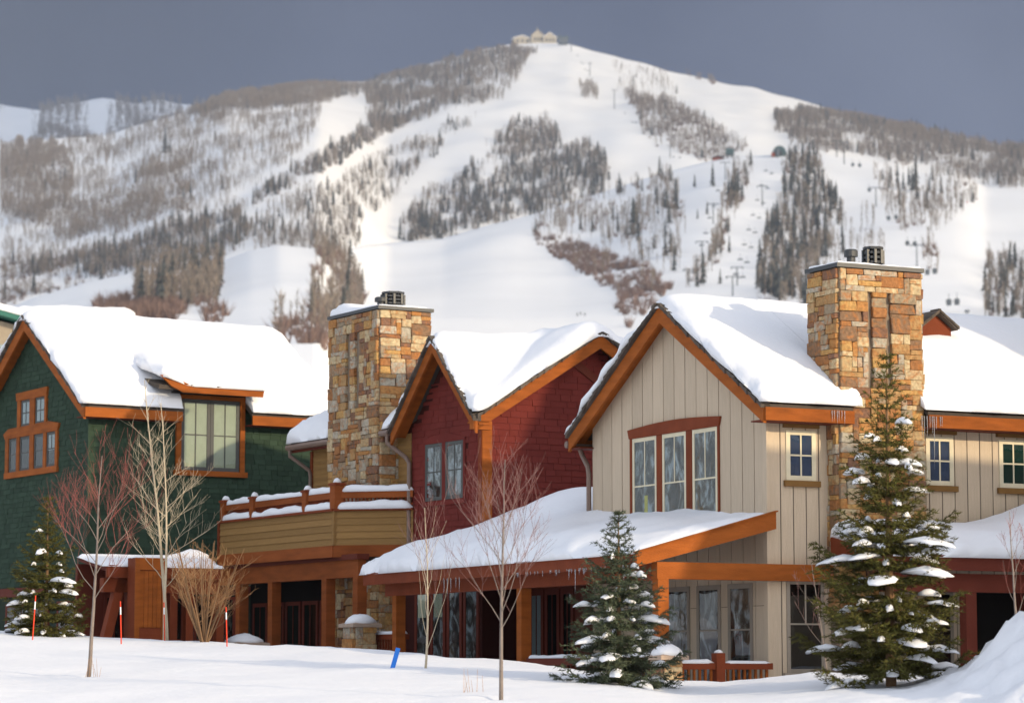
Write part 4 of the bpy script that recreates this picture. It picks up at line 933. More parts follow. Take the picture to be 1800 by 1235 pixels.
box('porch_beam', GH, DARKRED, 1.3, 9.5, RY + .15, RY + .35, 1.42, 1.74)
for pxp in (1702, 1860): x = g.ony(pxp, 1080, RY + .25)[0]; box('porch_post', GH, DARKRED, x - .11, x + .11, RY + .15, RY + .35, -1.2, 1.418)
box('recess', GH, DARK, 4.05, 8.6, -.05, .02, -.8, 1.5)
x = g.ony(1785, 1000, -.1)[0]; box('door_jamb', GH, DARKRED, x, x + .16, -.12, -.051, -.8, 1.5)

# icicles
def icicles(par, pts):
    for (x, y, z, l) in pts: MB().tube([(x, y, z), (x + .004, y, z - l * .5), (x, y, z - l)], [.011, .007, .0015], 5).build('icicle', ICE, par)
ir = random.Random(4)
icicles(GH, [(g.ony(q, 720, YA - .06)[0], YA - .07, 4.62, ir.uniform(.15, .36)) for q in (1462, 1466, 1471, 1474, 1479, 1484)] + [(g.ony(q, 730, YA - .06)[0], YA - .07, 4.60, ir.uniform(.15, .45)) for q in (1620, 1624, 1629, 1634, 1638, 1645, 1652, 1655)] + [(g.ony(1641, 730, YA - .06)[0], YA - .07, 4.6, .95)])
icicles(GH, [(PX - .06, ir.uniform(.0, .3), pz(PX) - .16, ir.uniform(.12, .32)) for _ in range(6)] + [(PX - .06, g.onx(q, 1010, PX)[0], pz(PX) - .17, ir.uniform(.15, .45)) for q in (785, 791, 797, 806, 812, 1005, 1016)] + [(PX - .06, ir.uniform(.5, 4.5), pz(PX) - .16, ir.uniform(.04, .12)) for _ in range(30)])
# downspout at the left end of the gable wall
def spout(par, pts, r_=.045, name='downspout'):
    return MB().tube(pts, r_, 8).build(name, PIPE, par, smooth=False)
spout(GH, [(-.1, 6.86, 4.42), (-.06, 6.84, 4.3), (-.05, 6.62, 4.05), (-.06, 6.56, 3.9), (-.06, 6.56, 2.9)], .05)
MB().tube([(-.36, 6.95, 4.5), (6, 6.95, 4.5)], .07, 8).build('gutter', PIPE, GH)

# ================================================================== RED HOUSE (middle) with its deck and chimney
MH = thing('red_house', 'red shingled house with twin gables, deck and tall stone chimney', 'house', (m.O.x, m.O.y, 0), m.a)
ME, MRZ, MXR, MX0, MX1, MYB = 5.30, 7.25, 2.70, -.40, 5.80, 8.35
w1 = MB().prism([(0, 0, -1.5), (5.4, 0, -1.5), (5.4, 0, 5.5), (MXR, 0, 7.14), (0, 0, 5.5)], (0, 5.3, 0)).box(0, 5.4, 5.301, 8.0, -1.5, 5.42).build('wall', REDW, MH)
BR, BZ_, B0, B1 = 1.42, 7.17, -.46, 3.30                      # cross gable on the left wall
w2 = MB().prism([(-.002, .02, -1.5), (-.002, 3.1, -1.5), (-.002, 3.1, 5.36), (-.002, BR, 7.0), (-.002, .02, 5.6)], (2.4, 0, 0)).build('gable_wall', REDW, MH)
bsl = (BZ_ - 5.25) / (BR - B0)
shingle_wall(w2, (-.004, 0), (0, 1), (-1, 0), -.0, 3.08, 2.6, lambda y: BZ_ - abs(y - BR) * bsl - .08, .135, (.22, .48), RED, 5, nobj=150, skip=lambda u, z: 0.79 < u < 2.41 and 3.86 < z < 4.95)
shingle_wall(w1, (0, -.002), (1, 0), (0, -1), .0, 5.4, 3.0, lambda x: MRZ - abs(x - MXR) * (MRZ - ME) / (MXR - MX0) - .08, .135, (.22, .48), RED, 6, nobj=150)
mpm = lambda a, c, z: (c, a, z)                                # ridge along y
HY = 5.45                                                      # where the hip begins
mro, mz_ = gable(MH, mpm, -.42, HY, MX0, MXR, MX1, ME, MRZ, seg=[(-.42, -.28, MX0, MX1), (-.28, 3.3, .9, MX1), (3.3, 3.74, MX0, MX1), (3.74, HY, .0, MX1)], fascia=(0, 0), rakes=((-1, 1),), rake_h=.24)
for tri_ in ([(MX0, HY, ME), (MX0, MYB, ME), (MXR, HY, MRZ)], [(MX1, HY, ME), (MX1, MYB, ME), (MXR, HY, MRZ)], [(MX0, MYB, ME), (MX1, MYB, ME), (MXR, HY, MRZ)]): MB().prism(tri_, (0, 0, .09)).build('hip_slope', SHAKE, mro)
bro, bz_ = gable(MH, lambda a, c, z: (a, c, z), -.42, 2.55, B0, BR, B1, 5.25, BZ_, tri=True, fascia=(0, 0), rakes=((-1, 1),), rake_h=.25)
box('eave_return', MH, ORANGE, -.46, -.02, -.44, -.26, 5.10, 5.28)
box('corner_board', w1, ORANGE, -.03, .21, -.05, .02, 2.6, 5.2); box('corner_board', w1, BROWNRED, -.05, -.005, -.03, .10, 2.6, 5.2)
MB().prism([(MXR - .42, -.05, 6.78), (MXR + .30, -.05, 6.33), (MXR + .30, -.05, 6.13), (MXR - .42, -.05, 6.58)], (0, .03, 0)).build('gable_bracket', DARKRED, MH)
# snow: valley roof between both gables, then the main roof beyond
msl = (MRZ - ME) / (MXR - MX0)
def mroofz(x): return MRZ - math.sqrt((x - MXR) ** 2 + .05) * msl
def broofz(y): return BZ_ - math.sqrt((y - BR) ** 2 + .03) * bsl
def mbase(s, t):
    x = MX0 - .05 + s; y = -.47 + t
    if 3.72 < y < 6.26: x = max(x, -.15)            # the chimney stands here
    z1 = min(mroofz(x), ME + (MYB - y) * (MRZ - ME) / (MYB - HY)) + .15
    z2 = broofz(y) + .13 if (y < B1 + .03 and x < MXR) else -9
    k = .22; h = max(k - abs(z1 - z2), 0) / k; z = max(z1, z2) + h * h * k * .6
    if z2 < z1 - .5 or y > B1 + .03: z = z1
    return (x, y, z)
snow_sheet(mro, mbase, MX1 - MX0 + .1, MYB + .52, .24, .34, 12, hump=lambda s, t: .06 * sm((s - 1.2) / 1.2) + .12 * sm((t - 4) / 1.0) + .10 * math.exp(-((s - 2.4) / .9) ** 2 - ((t - 1.0) / .7) ** 2), step=.12)
# red gable window pair
sur = MB().prism([(-.042, y, z) for y, z in ((.65, 5.03), (1.57, 5.2), (2.53, 5.09), (2.47, 4.98), (.72, 4.98))], (.04, 0, 0)).build('window_surround', RED, MH)
for a, b_ in ((.69, .77), (1.55, 1.69), (2.45, 2.53)): box('mullion_post', sur, RED, -.038, -.004, a, b_, 3.72, 5.0)
box('sill', sur, RED, -.06, -.004, 0.67, 2.55, 3.62, 3.72)
window(MH, ('x', 0), .775, 1.545, 3.74, 4.975, DARKSASH, .075, 1, (.5,), back=PANEREFL); window(MH, ('x', 0), 1.695, 2.445, 3.74, 4.975, DARKSASH, .075, 1, (.5,), back=PANEREFL)
# glazed doors at ground level behind the porch, two of them with a notice taped inside
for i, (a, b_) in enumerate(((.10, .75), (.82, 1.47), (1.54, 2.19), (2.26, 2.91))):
    dd = window(MH, ('x', 0), a, b_, -.3, 1.95, DARKRED, .10, 0, (.22,), back=PANEREFL); dd.name = 'glazed_door'
    if i in (2, 3): wbox('notice_sheet', dd, BLIND, ('x', 0), a + .16, b_ - .14, 1.22, 1.72, .018, .022)
box('lintel', MH, DARKRED, -.09, -.004, .0, 3.05, 1.96, 2.2)
# brown sided strip of wall beyond the chimney, eave gutter and downspouts
for k in range(24): z = 2.2 + k * .128; MB().prism([(0, 3.12, z), (0, 8.0, z), (0, 8.0, z + .14), (0, 3.12, z + .14)], (-.02, 0, 0)).add([(-.021, 3.12, z), (-.021, 8.0, z), (-.032, 8.0, z), (-.032, 3.12, z), (-.012, 3.12, z + .12), (-.012, 8.0, z + .12)], [(2, 3, 4, 5), (0, 1, 2, 3)]).build('siding_board', SIDING, w1)
box('corner_board', w1, BROWNRED, -.05, -.004, 7.92, 8.03, 2, 5.2)
for ga, gb in ((3.34, 3.74), (6.24, 8.42)):
    box('fascia', mro, DARKRED, MX0 + .03, MX0 + .08, ga, gb, ME - .12, ME + .05)
    MB().tube([(MX0 - .05, ga, ME), (MX0 - .05, gb, ME)], .075, 8).build('gutter', PIPE, MH)
spout(MH, [(MX0 - .05, 8.3, ME - .02), (MX0 - .05, 8.3, ME - .2), (-.08, 8.0, 4.75), (-.08, 7.95, 4.6), (-.08, 7.95, 2.6)], .045)
spout(MH, [(MX0 - .05, 3.44, ME - .05), (MX0 - .05, 3.44, ME - .22), (-.12, 3.18, 4.75), (-.10, 3.06, 4.62), (-.10, 3.06, 2.75)], .05)
# chimney
CF, CYA, CYB, MZC = -.46, 3.80, 6.18, 8.10
ch2 = chimney(MH, CF, .82, CYA, CYB, -.9, MZC, 'x', 41, (.98, 1.42), hidden=lambda z: 2.45 < z < 3.3 or z < -.3, taper=.004)
flue(ch2, '', (-.18, CYA + .45), .155, .24, MZC + .09, False); flue(ch2, '', (.10, CYA + .42), .27, .36, MZC + .09, True)

# ------------------------------------------------------------------ deck: left side, angled corner, railings, beams and posts below
DX, DY = -1.30, 4.30; yl = m.onx(388, 916, DX)[0]
A_, B_, C_ = Vector((DX, yl, 0)), Vector((DX, DY, 0)), Vector((-.02, 3.0, 0))
zd0, zd1 = m.onx(588, 958, DX)[1], m.onx(588, 898, DX)[1]
DK = MB().prism([(DX + .03, yl, zd0 + .1), (DX + .03, DY + .02, zd0 + .1), (0, 3.04, zd0 + .1), (0, yl, zd0 + .1)], (0, 0, zd1 - zd0 - .14)).build('deck', SIDING, MH)
dC = (C_ - B_).normalized(); nC = Vector((-dC.y, dC.x, 0)); nC = nC if nC.x < 0 else -nC
nb_ = 5; hb = (zd1 - zd0) / nb_
for k in range(nb_):
    z = zd0 + k * hb
    MB().add([(DX, yl, z), (DX, DY, z), (DX, DY, z + hb + .01), (DX, yl, z + hb + .01), (DX - .035, yl, z), (DX - .035, DY, z), (DX - .012, DY, z + hb), (DX - .012, yl, z + hb)], [(0, 1, 2, 3), (4, 5, 6, 7), (0, 1, 5, 4), (2, 3, 7, 6), (0, 3, 7, 4), (1, 2, 6, 5)]).build('siding_board', SIDING, DK)
    q = [B_, C_, C_ + Vector((0, 0, hb + .01)), B_ + Vector((0, 0, hb + .01))]; zz = Vector((0, 0, z))
    MB().add([p + zz for p in q] + [q[0] + nC * .035 + zz, q[1] + nC * .035 + zz, q[2] + nC * .012 + zz, q[3] + nC * .012 + zz], [(0, 1, 2, 3), (4, 5, 6, 7), (0, 1, 5, 4), (2, 3, 7, 6), (0, 3, 7, 4), (1, 2, 6, 5)]).build('siding_board', SIDING, DK)
box('corner_board', DK, SIDING, DX - .05, DX + .06, DY - .06, DY + .06, zd0, zd1); box('corner_board', DK, BROWNRED, DX - .05, DX + .06, yl - .02, yl + .08, zd0 - .2, zd1)
# fascia below the siding and the cap board above it
def two(name, par, mt, z0, z1, out, inn=.0):
    MB().prism([(DX - out, yl, z0), (DX - out, DY - out * .4, z0), (DX - out, DY - out * .4, z1), (DX - out, yl, z1)], (out + inn + .02, 0, 0)).build(name, mt, par)
    p, q = B_ + nC * out, C_ + nC * out
    MB().prism([p + Vector((0, 0, z0)), q + Vector((0, 0, z0)), q + Vector((0, 0, z1)), p + Vector((0, 0, z1))], -nC * (out + .02)).build(name, mt, par)
two('fascia', DK, TIMBER, zd0 - .26, zd0 - .004, .06); two('cap_board', DK, BROWNRED, zd1, zd1 + .05, .10, .1)
def rail_run(P, Q, z, seed, last=True):
    L = (Q - P).length; d = (Q - P) / L; rr_ = MB().bar(P + Vector((0, 0, z + .31)), Q + Vector((0, 0, z + .31)), .10, .15).build('railing', TIMBER, DK)
    MB().bar(P + Vector((0, 0, z + .09)), Q + Vector((0, 0, z + .09)), .06, .05).build('bottom_rail', BROWNRED, rr_)
    k = int(L / .085)
    for i in range(1, k): c = P + d * (L * i / k); MB().box(c.x - .016, c.x + .016, c.y - .016, c.y + .016, z + .11, z + .24).build('baluster', BROWNRED, rr_)
    return rr_
yposts = [m.onx(q, 890, DX + .05)[0] for q in (396, 447, 540)] + [DY]
ins = .06
for i in range(3):
    P, Q = Vector((DX + ins, yposts[i], 0)), Vector((DX + ins, yposts[i + 1], 0)); rr_ = rail_run(P, Q, zd1 + .05, i)
    e = .10; snow_bar(rr_, P + Vector((0, -e, zd1 + .435)), Q + Vector((0, e, zd1 + .435)), .16, .13, i + 3)
    snow_bar(rr_, P + Vector((-.06, -e * .3, zd1 + .045)), Q + Vector((-.06, e * .3, zd1 + .045)), .19, .16, i + 11)
Cq = C_ + Vector((0, 0, 0)); Pq = B_ + Vector((ins, 0, 0)); rr_ = rail_run(Pq, Cq, zd1 + .05, 9)
snow_bar(rr_, Pq + dC * .1 + Vector((0, 0, zd1 + .435)), Cq + Vector((0, 0, zd1 + .435)), .17, .15, 7); snow_bar(rr_, Pq + nC * .06 + Vector((0, 0, zd1 + .045)), Cq + nC * .06 + Vector((0, 0, zd1 + .045)), .20, .17, 8)
for i, y in enumerate(yposts):
    s_ = .10 if i < 3 else .12; o_ = .50 + (.08 if i == 3 else 0)
    ps = box('railing_post', DK, TIMBER, DX + ins - s_, DX + ins + s_, y - s_, y + s_, zd1 + .052, zd1 + .05 + o_); box('post_cap', ps, BROWNRED, DX + ins - s_ - .025, DX + ins + s_ + .025, y - s_ - .025, y + s_ + .025, zd1 + .05 + o_ - .06, zd1 + .05 + o_ - .01)
    snow_cap(ps, (DX + ins, y, zd1 + .05 + o_ - .005), .085, .085, .11, i + 20)
# beams and posts under the deck
LX = -1.05; zb0, zb1 = m.onx(560, 1018, LX)[1], m.onx(560, 988, LX)[1]; y632 = m.onx(632, 1050, LX)[0]
box('deck_beam', MH, TIMBER, LX - .10, LX + .10, y632 - .12, 11.6, zb0, zb1); box('deck_beam', MH, DARKRED, LX - .16, LX + .14, y632 - .18, 11.6, zb1, zb1 + .12)
for q in (632, 577, 482, 425):
    y = m.onx(q, 1080, LX)[0]; box('deck_post', MH, TIMBER, LX - .115, LX + .115, y - .115, y + .115, -1, zb0)
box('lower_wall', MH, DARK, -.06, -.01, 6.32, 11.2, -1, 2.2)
for k in range(5): y = 6.6 + k * .9; window(MH, ('x', -.06), y, y + .8, -.2, 1.7, DARKRED, .09, 1, (.4,))
box('step_edge', MH, BROWNRED, LX - .2, LX + .2, y632 - .1, 9, .30, .42); snow_bar(MH, (LX - .15, y632, .42), (LX - .15, 9, .42), .2, .06, 31)
MH2 = stone_pillar(MH, LX - 1.0, m.onx(633, 1110, LX - 1.0)[0], -.6, 0.98, .24, 71)
stone_pillar(MH, LX - 1.4, m.onx(429, 1110, LX - 1.4)[0], -.6, .62, .34, 75)
yq = m.onx(668, 1125, LX - .6)[0]; box('low_rail', MH, BROWNRED, LX - .65, LX - .55, yq - 1.2, yq + 1.0, .72, .84); snow_bar(MH, (LX - .6, yq - 1.2, .84), (LX - .6, yq + 1.0, .84), .12, .07, 33)
for k in range(18): y = yq - 1.1 + k * .12; box('baluster', MH, BROWNRED, LX - .62, LX - .58, y - .02, y + .02, .2, .72)

# entry canopy with a panelled pier at the left end of the deck
e_ = Frame(240, 61.5, 32.5)
EP = thing('entry_canopy', 'low snowy entry canopy with a wood panelled pier left of the deck', 'canopy', (e_.O.x, e_.O.y, 0), e_.a)
PWD, PZT = e_.ony(291, 1050)[0], e_.ony(262, 980)[1]
pier = box('pier', EP, BROWNRED, 0, PWD, 0, .36, -.6, PZT)
for k in range(5): u = .11 + k * (PWD - .22) / 5; box('panel_board', pier, ORANGE, u + .004, u + (PWD - .22) / 5 - .004, -.02, -.002, 1.0, PZT - .28)
for a, b_, c, d_ in ((0, .105, .2, PZT), (PWD - .105, PWD, .2, PZT), (.107, PWD - .107, PZT - .26, PZT)): box('stile', pier, ORANGE, a, b_, -.045, -.002, c, d_)
box('kick_panel', pier, BROWNRED, .11, PWD - .11, -.035, -.002, .2, .98)
snow_bar(pier, (0, .16, PZT), (PWD, .16, PZT), .38, .07, 51)
xa, xb = e_.ony(186, 990, .5)[0], e_.ony(388, 990, .5)[0]; zf = e_.ony(340, 1006, .5)[1]
rf_ = MB().prism([(xa, .5, zf), (xb, .5, zf), (xb, 1.9, zf + .25), (xa, 1.9, zf + .25)], (0, 0, .12)).build('roof', DARKRED, EP)
box('fascia', rf_, BROWNRED, xa, xb, .43, .5, zf - .14, zf + .13)
snow_sheet(rf_, lambda s, t: (xa - .03 + s, .44 + t, zf + .12 + t * .17), xb - xa + .06, 1.5, .08, .25, 44, hump=lambda s, t: .34 * sm((s - 1.9) / 1.5) * min(1, t))
box('beam', EP, BROWNRED, xa, xb, .6, .8, zf - .45, zf - .145)
xq, zq = e_.ony(178, 1136, .7); x2, z2_ = e_.ony(213, 1012, .7)
MB().bar((xq, .7, zq - .2), (x2, .7, z2_), .2, .20, (0, 1, 0)).build('brace', BROWNRED, EP)
for q in (228, 302, 330, 384): x = e_.ony(q, 1080, .7)[0]; box('post', EP, BROWNRED, x - .09, x + .09, .61, .79, -.6, zf - .452)
for q in range(6): x = e_.ony(182, 1080, 2.0)[0] + q * .55; window(EP, ('y', 2.0), x, x + .5, .2, 1.75, DARKRED, .07, 1, (.35,))
box('back_wall', EP, DARKRED, xa, xb, 2.0, 2.1, -.6, zf + .2)

# ================================================================== GREEN HOUSE (left)
NH = thing('green_house', 'dark green shingled house with orange trim at the left edge', 'house', (n.O.x, n.O.y, 0), n.a)
NE, NZ, NYR, NY0, NY1 = 6.29, 8.83, 3.31, -.43, 7.05
nsl = (NZ - NE) / (NYR - NY0)
w3 = MB().prism([(0, 0, -1.5), (0, 6.62, -1.5), (0, 6.62, 6.48), (0, NYR, 8.72), (0, 0, 6.48)], (6.25, 0, 0)).build('wall', GREENW, NH)
_y = lambda px: n.onx(px, 800)[0]
sk = lambda u, z: (_y(82) < u < _y(33) and n.onx(60, 752)[1] < z < n.onx(60, 701)[1]) or (_y(103) < u < _y(14) and n.onx(14, 838)[1] < z < n.onx(100, 752)[1])
shingle_wall(w3, (-.002, 0), (0, 1), (-1, 0), 0, 6.62, 2.16, lambda y: NZ - abs(y - NYR) * nsl - .08, .125, (.14, .34), GREEN, 8, skip=sk)
shingle_wall(w3, (0, -.002), (1, 0), (0, -1), 0, 6.25, 2.16, lambda x: 6.42 if not 2.3 < x < 4.2 else 6.8, .125, (.14, .34), GREEN, 9)
box('corner_board', w3, GREEN, -.04, .02, -.04, .05, 2.1, 6.4)
box('belly_band', w3, DARKRED, -.06, -.002, -.06, 6.62, 1.92, 2.14); box('belly_band', w3, DARKRED, -.002, 6.25, -.06, -.002, 1.92, 2.14)
box('base_wall', w3, GREENW, -.03, -.004, .0, 6.5, -1.4, 1.9); box('base_wall', w3, GREENW, 0, 6.2, -.03, -.004, -1.4, 1.9)
for k in range(3): window(w3.parent, ('x', -.032), .5 + k * 1.6, 1.6 + k * 1.6, .4, 1.75, DARKRED, .09, 1, (.5,))
dx0, dx1 = n.ony(308, 705)[0], n.ony(428, 705)[0]
nro, nz_ = gable(NH, mpg, -.32, 6.75, NY0, NYR, NY1, NE, NZ, seg=[(-.32, dx0 - .02, NY0, NY1), (dx0 - .02, dx1 + .02, .10, NY1), (dx1 + .02, 6.75, NY0, NY1)], rake_h=.27, rakes=((-1, 1), (1, 1)))
def npart(x0, x1, y0, y1, edges, hump=None, thick=.26):
    bs = lambda s, t: (x0 + s, y0 + t, NZ + .07 - math.sqrt((y0 + t - NYR) ** 2 + .06) * nsl + .10)
    return snow_sheet(nro, bs, x1 - x0, y1 - y0, thick, .5, 5, hump=hump, edges=edges)
npart(-.37, dx0 - .02, NY0 - .05, NY1 + .05, (1, 0, 1, 1)); npart(dx0 - .025, dx1 + .025, .75, NY1 + .05, (0, 0, 0, 1)); npart(dx1 + .02, 6.8, NY0 - .05, NY1 + .05, (0, 1, 1, 1))
# shed dormer: wall, window pair, roof with bent eave board
zs_, zh = n.ony(370, 828)[1], n.ony(370, 703)[1]
dm = box('dormer', NH, GREENW, dx0, dx1, -.035, 1.6, 6.2, zh + .25)
for a, b_, c, d_ in ((dx0, dx0 + .13, zs_, zh), (dx1 - .13, dx1, zs_, zh), (dx0, dx1, zh - .002, zh + .14), (dx0 - .05, dx1 + .08, zs_ - .13, zs_)): wbox('window_trim', dm, ORANGE, ('y', -.035), a, b_, c, d_, .0, .08 if c != zs_ else .07)
mid_ = (dx0 + dx1) / 2
for a, b_ in ((dx0 + .135, mid_ - .004), (mid_ + .004, dx1 - .135)): window(NH, ('y', -.035), a, b_, zs_ + .003, zh - .006, DARKSASH, .09, 1, (.5,), back=BLIND)
ex0, ex1 = n.ony(280, 670, -.6)[0], n.ony(462, 690, -.6)[0]; ez = n.ony(400, 690, -.6)[1]
dr = MB().prism([(ex0, -.6, ez), (ex1, -.6, ez), (ex1, 1.7, ez + .62), (ex0, 1.7, ez + .62)], (0, 0, .10)).build('dormer_roof', SHAKE, NH)
MB().prism([(ex0, -.62, ez + .33), (ex0 + .25, -.62, ez + .34), (ex0 + .75, -.62, ez + .15), (ex1, -.62, ez + .11), (ex1 - .03, -.62, ez - .07), (ex0 + .62, -.62, ez - .06), (ex0 + .3, -.62, ez + .07)], (0, -.06, 0)).build('eave_board', ORANGE, dr)
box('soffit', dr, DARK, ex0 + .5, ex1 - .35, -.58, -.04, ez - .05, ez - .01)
k = 0; x = ex0 + .8
while x < ex1 - .05: MB().box(x, x + .07, -.70, -.60, ez + .105, ez + .13).build('roof_edge_rib', SHAKE, dr); x += .10
for s in (0, 1):
    xx = dx0 - .3 if s == 0 else dx1 + .02; MB().prism([(xx, -.38, NE + .12), (xx + .28, -.38, NE + .12), (xx + .28, .5, NE + .78), (xx, .5, NE + .78)], (0, 0, .07)).build('side_shake', SHAKE, dr)
snow_sheet(dr, lambda s, t: (ex0 + .1 + s, -.66 + t, ez + .11 + t * .27 + (.20 * (1 - s / .7) if s < .7 else 0)), ex1 - ex0 - .12, 2.3, .30, .4, 9, edges=(1, 1, 1, 0), hump=lambda s, t: .12 * sm(t / 1.5))
# gable windows of the green house
def ny(px): return n.onx(px, 800)[0]
tb0, tb1 = n.onx(14, 841)[1], n.onx(100, 757)[1]
lo = [tuple(sorted((ny(a), ny(b)))) for a, b in ((18, 32), (37, 55), (62, 79), (84, 100))]
fr0 = MB().prism([(-.07, ny(105) - .05, tb1 + .18), (-.07, ny(105) + .6, tb1 + .27), (-.07, ny(10) - .3, tb1 + .25), (-.07, ny(10) + .02, tb1 + .13), (-.07, ny(12), tb1 + .0), (-.07, ny(104), tb1 + .0)], (.06, 0, 0)).build('window_surround', ORANGE, NH)
es = [ny(104)] + [v for w_ in reversed(lo) for v in w_] + [ny(12.5)]
for i in range(0, len(es), 2): box('mullion_post', fr0, ORANGE, -.06, -.004, es[i], es[i + 1], tb0 + .14, tb1)
box('sill', fr0, ORANGE, -.075, -.004, ny(104.5), ny(12), tb0 - .01, tb0 + .14)
for i, (a, b_) in enumerate(lo): window(NH, ('x', 0), a + .003, b_ - .003, tb0 + .143, tb1 - .003, DARKSASH, .07, 1 if i == 3 else 0, (.52,), back=PALE if i == 3 else None, vtop=True, backz=(tb0 + .55) if i == 3 else None)
up = [tuple(sorted((ny(a), ny(b)))) for a, b in ((38, 54), (63, 80))]; ub0, ub1 = n.onx(60, 740)[1], n.onx(60, 700)[1]
fr1 = MB().prism([(-.07, ny(85), ub1 + .22), (-.07, ny(30), ub1 + .20), (-.07, ny(31), ub1 + .0), (-.07, ny(84), ub1 + .0)], (.06, 0, 0)).build('window_surround', ORANGE, NH)
es = [ny(83.5)] + [v for w_ in reversed(up) for v in w_] + [ny(32.5)]
for i in range(0, len(es), 2): box('mullion_post', fr1, ORANGE, -.06, -.004, es[i], es[i + 1], tb1 + .22, ub1)
for a, b_ in up: window(NH, ('x', 0), a + .003, b_ - .003, tb1 + .26, ub1 - .003, DARKSASH, .06, 1, (.5,), back=PALE)

# ------------------------------------------------------------------ other buildings
bb = at(30, 560, 105); BB = thing('far_house', 'tan building with a snowy green edged roof behind the green house', 'house', (bb.x - 2.3, 105, 0), R(20))
zt = at(15, 528, 105).z
MB().prism([(-5, 0, -2), (3.6, 0, -2), (3.6, 0, zt - 1.15), (-.4, 0, zt - .2), (-5, 0, zt - 1.1)], (0, 9, 0)).build('wall', TANWALL, BB)
for s, e in ((-1, -5.6), (1, 4.4)):
    o_ = MB().prism([(e, -.6, zt - 1.25), (-.4, -.6, zt - .05), (-.4, 9.4, zt - .05), (e, 9.4, zt - 1.25)], (0, 0, .18)).build('roof', GREENROOF, BB)
snow_sheet(BB, lambda s, t: (-5.7 + s, -.5 + t, zt + .15 - abs(s - 5.3) * .24), 10.2, 9.8, .30, .4, 71)
for k in range(3): window(BB, ('y', 0), -1.4 + k * 1.3, -.4 + k * 1.3, zt - 2.6, zt - 1.5, TANWALL, .08, 0, (.5,), back=PALE)
bb = at(140, 552, 118); B2 = thing('low_green_roof', 'low snow covered roof with a green edge behind the green house', 'building', (bb.x, 118, 0), R(12))
box('wall', B2, TANWALL, -2.2, 1.9, 0, 5, -2, bb.z - .25); box('roof', B2, GREENROOF, -2.6, 2.3, -.4, 5.4, bb.z - .25, bb.z - .05); snow_sheet(B2, lambda s, t: (-2.55 + s, -.35 + t, bb.z - .05), 4.8, 5.6, .35, .4, 72)
# next house of the row, right of the frame: its ridge throws the level shadow across the grey walls
ox, oy = 4.9, -10.8
NB = thing('neighbour_house', 'grey gabled house of the same row just outside the right edge', 'house', g.w(ox, oy, 0), g.a)
MB().prism([(.4, -3.1, -2), (.4, 3.1, -2), (.4, 3.1, 5.0), (.4, 0, 6.85), (.4, -3.1, 5.0)], (13, 0, 0)).build('wall', GREY, NB)
nbr, _ = gable(NB, mpg, 0, 14, -3.6, 0, 3.6, 4.75, 6.95, shakes=False)
snow_sheet(nbr, lambda s, t: (-.05 + s, -3.65 + t, 6.95 + .18 - math.sqrt((t - 3.65) ** 2 + .06) * .61), 14.1, 7.3, .40, .45, 77, step=.5)
for k in range(3): window(NB, ('y', -3.1), 2 + k * 3, 3 + k * 3, 3.2, 4.4, CREAM, .09, 1, (.5,))

LB = thing('shade_block', 'tall unseen block added right of the frame to shade the red wall', 'building', g.w(10.2, -2.0, 0), g.a)  # out of view, added only to throw shade on the red house wall
MB().prism([(0, -4, -2), (0, 4, -2), (0, 4, 10.1), (0, 0, 12.2), (0, -4, 10.1)], (9, 0, 0)).build('wall', GREY, LB)
lbr, _ = gable(LB, mpg, -.4, 9.4, -4.5, 0, 4.5, 9.9, 12.3, shakes=False)
snow_sheet(lbr, lambda s, t: (-.45 + s, -4.55 + t, 12.3 + .16 - math.sqrt((t - 4.55) ** 2 + .06) * .533), 9.9, 9.1, .38, .45, 78, step=.5)
for k in range(3):
    for q in range(3): window(LB, ('x', 0), -2.9 + k * 2.2, -1.7 + k * 2.2, 1 + q * 2.8, 2.4 + q * 2.8, CREAM, .09, 1, (.5,))

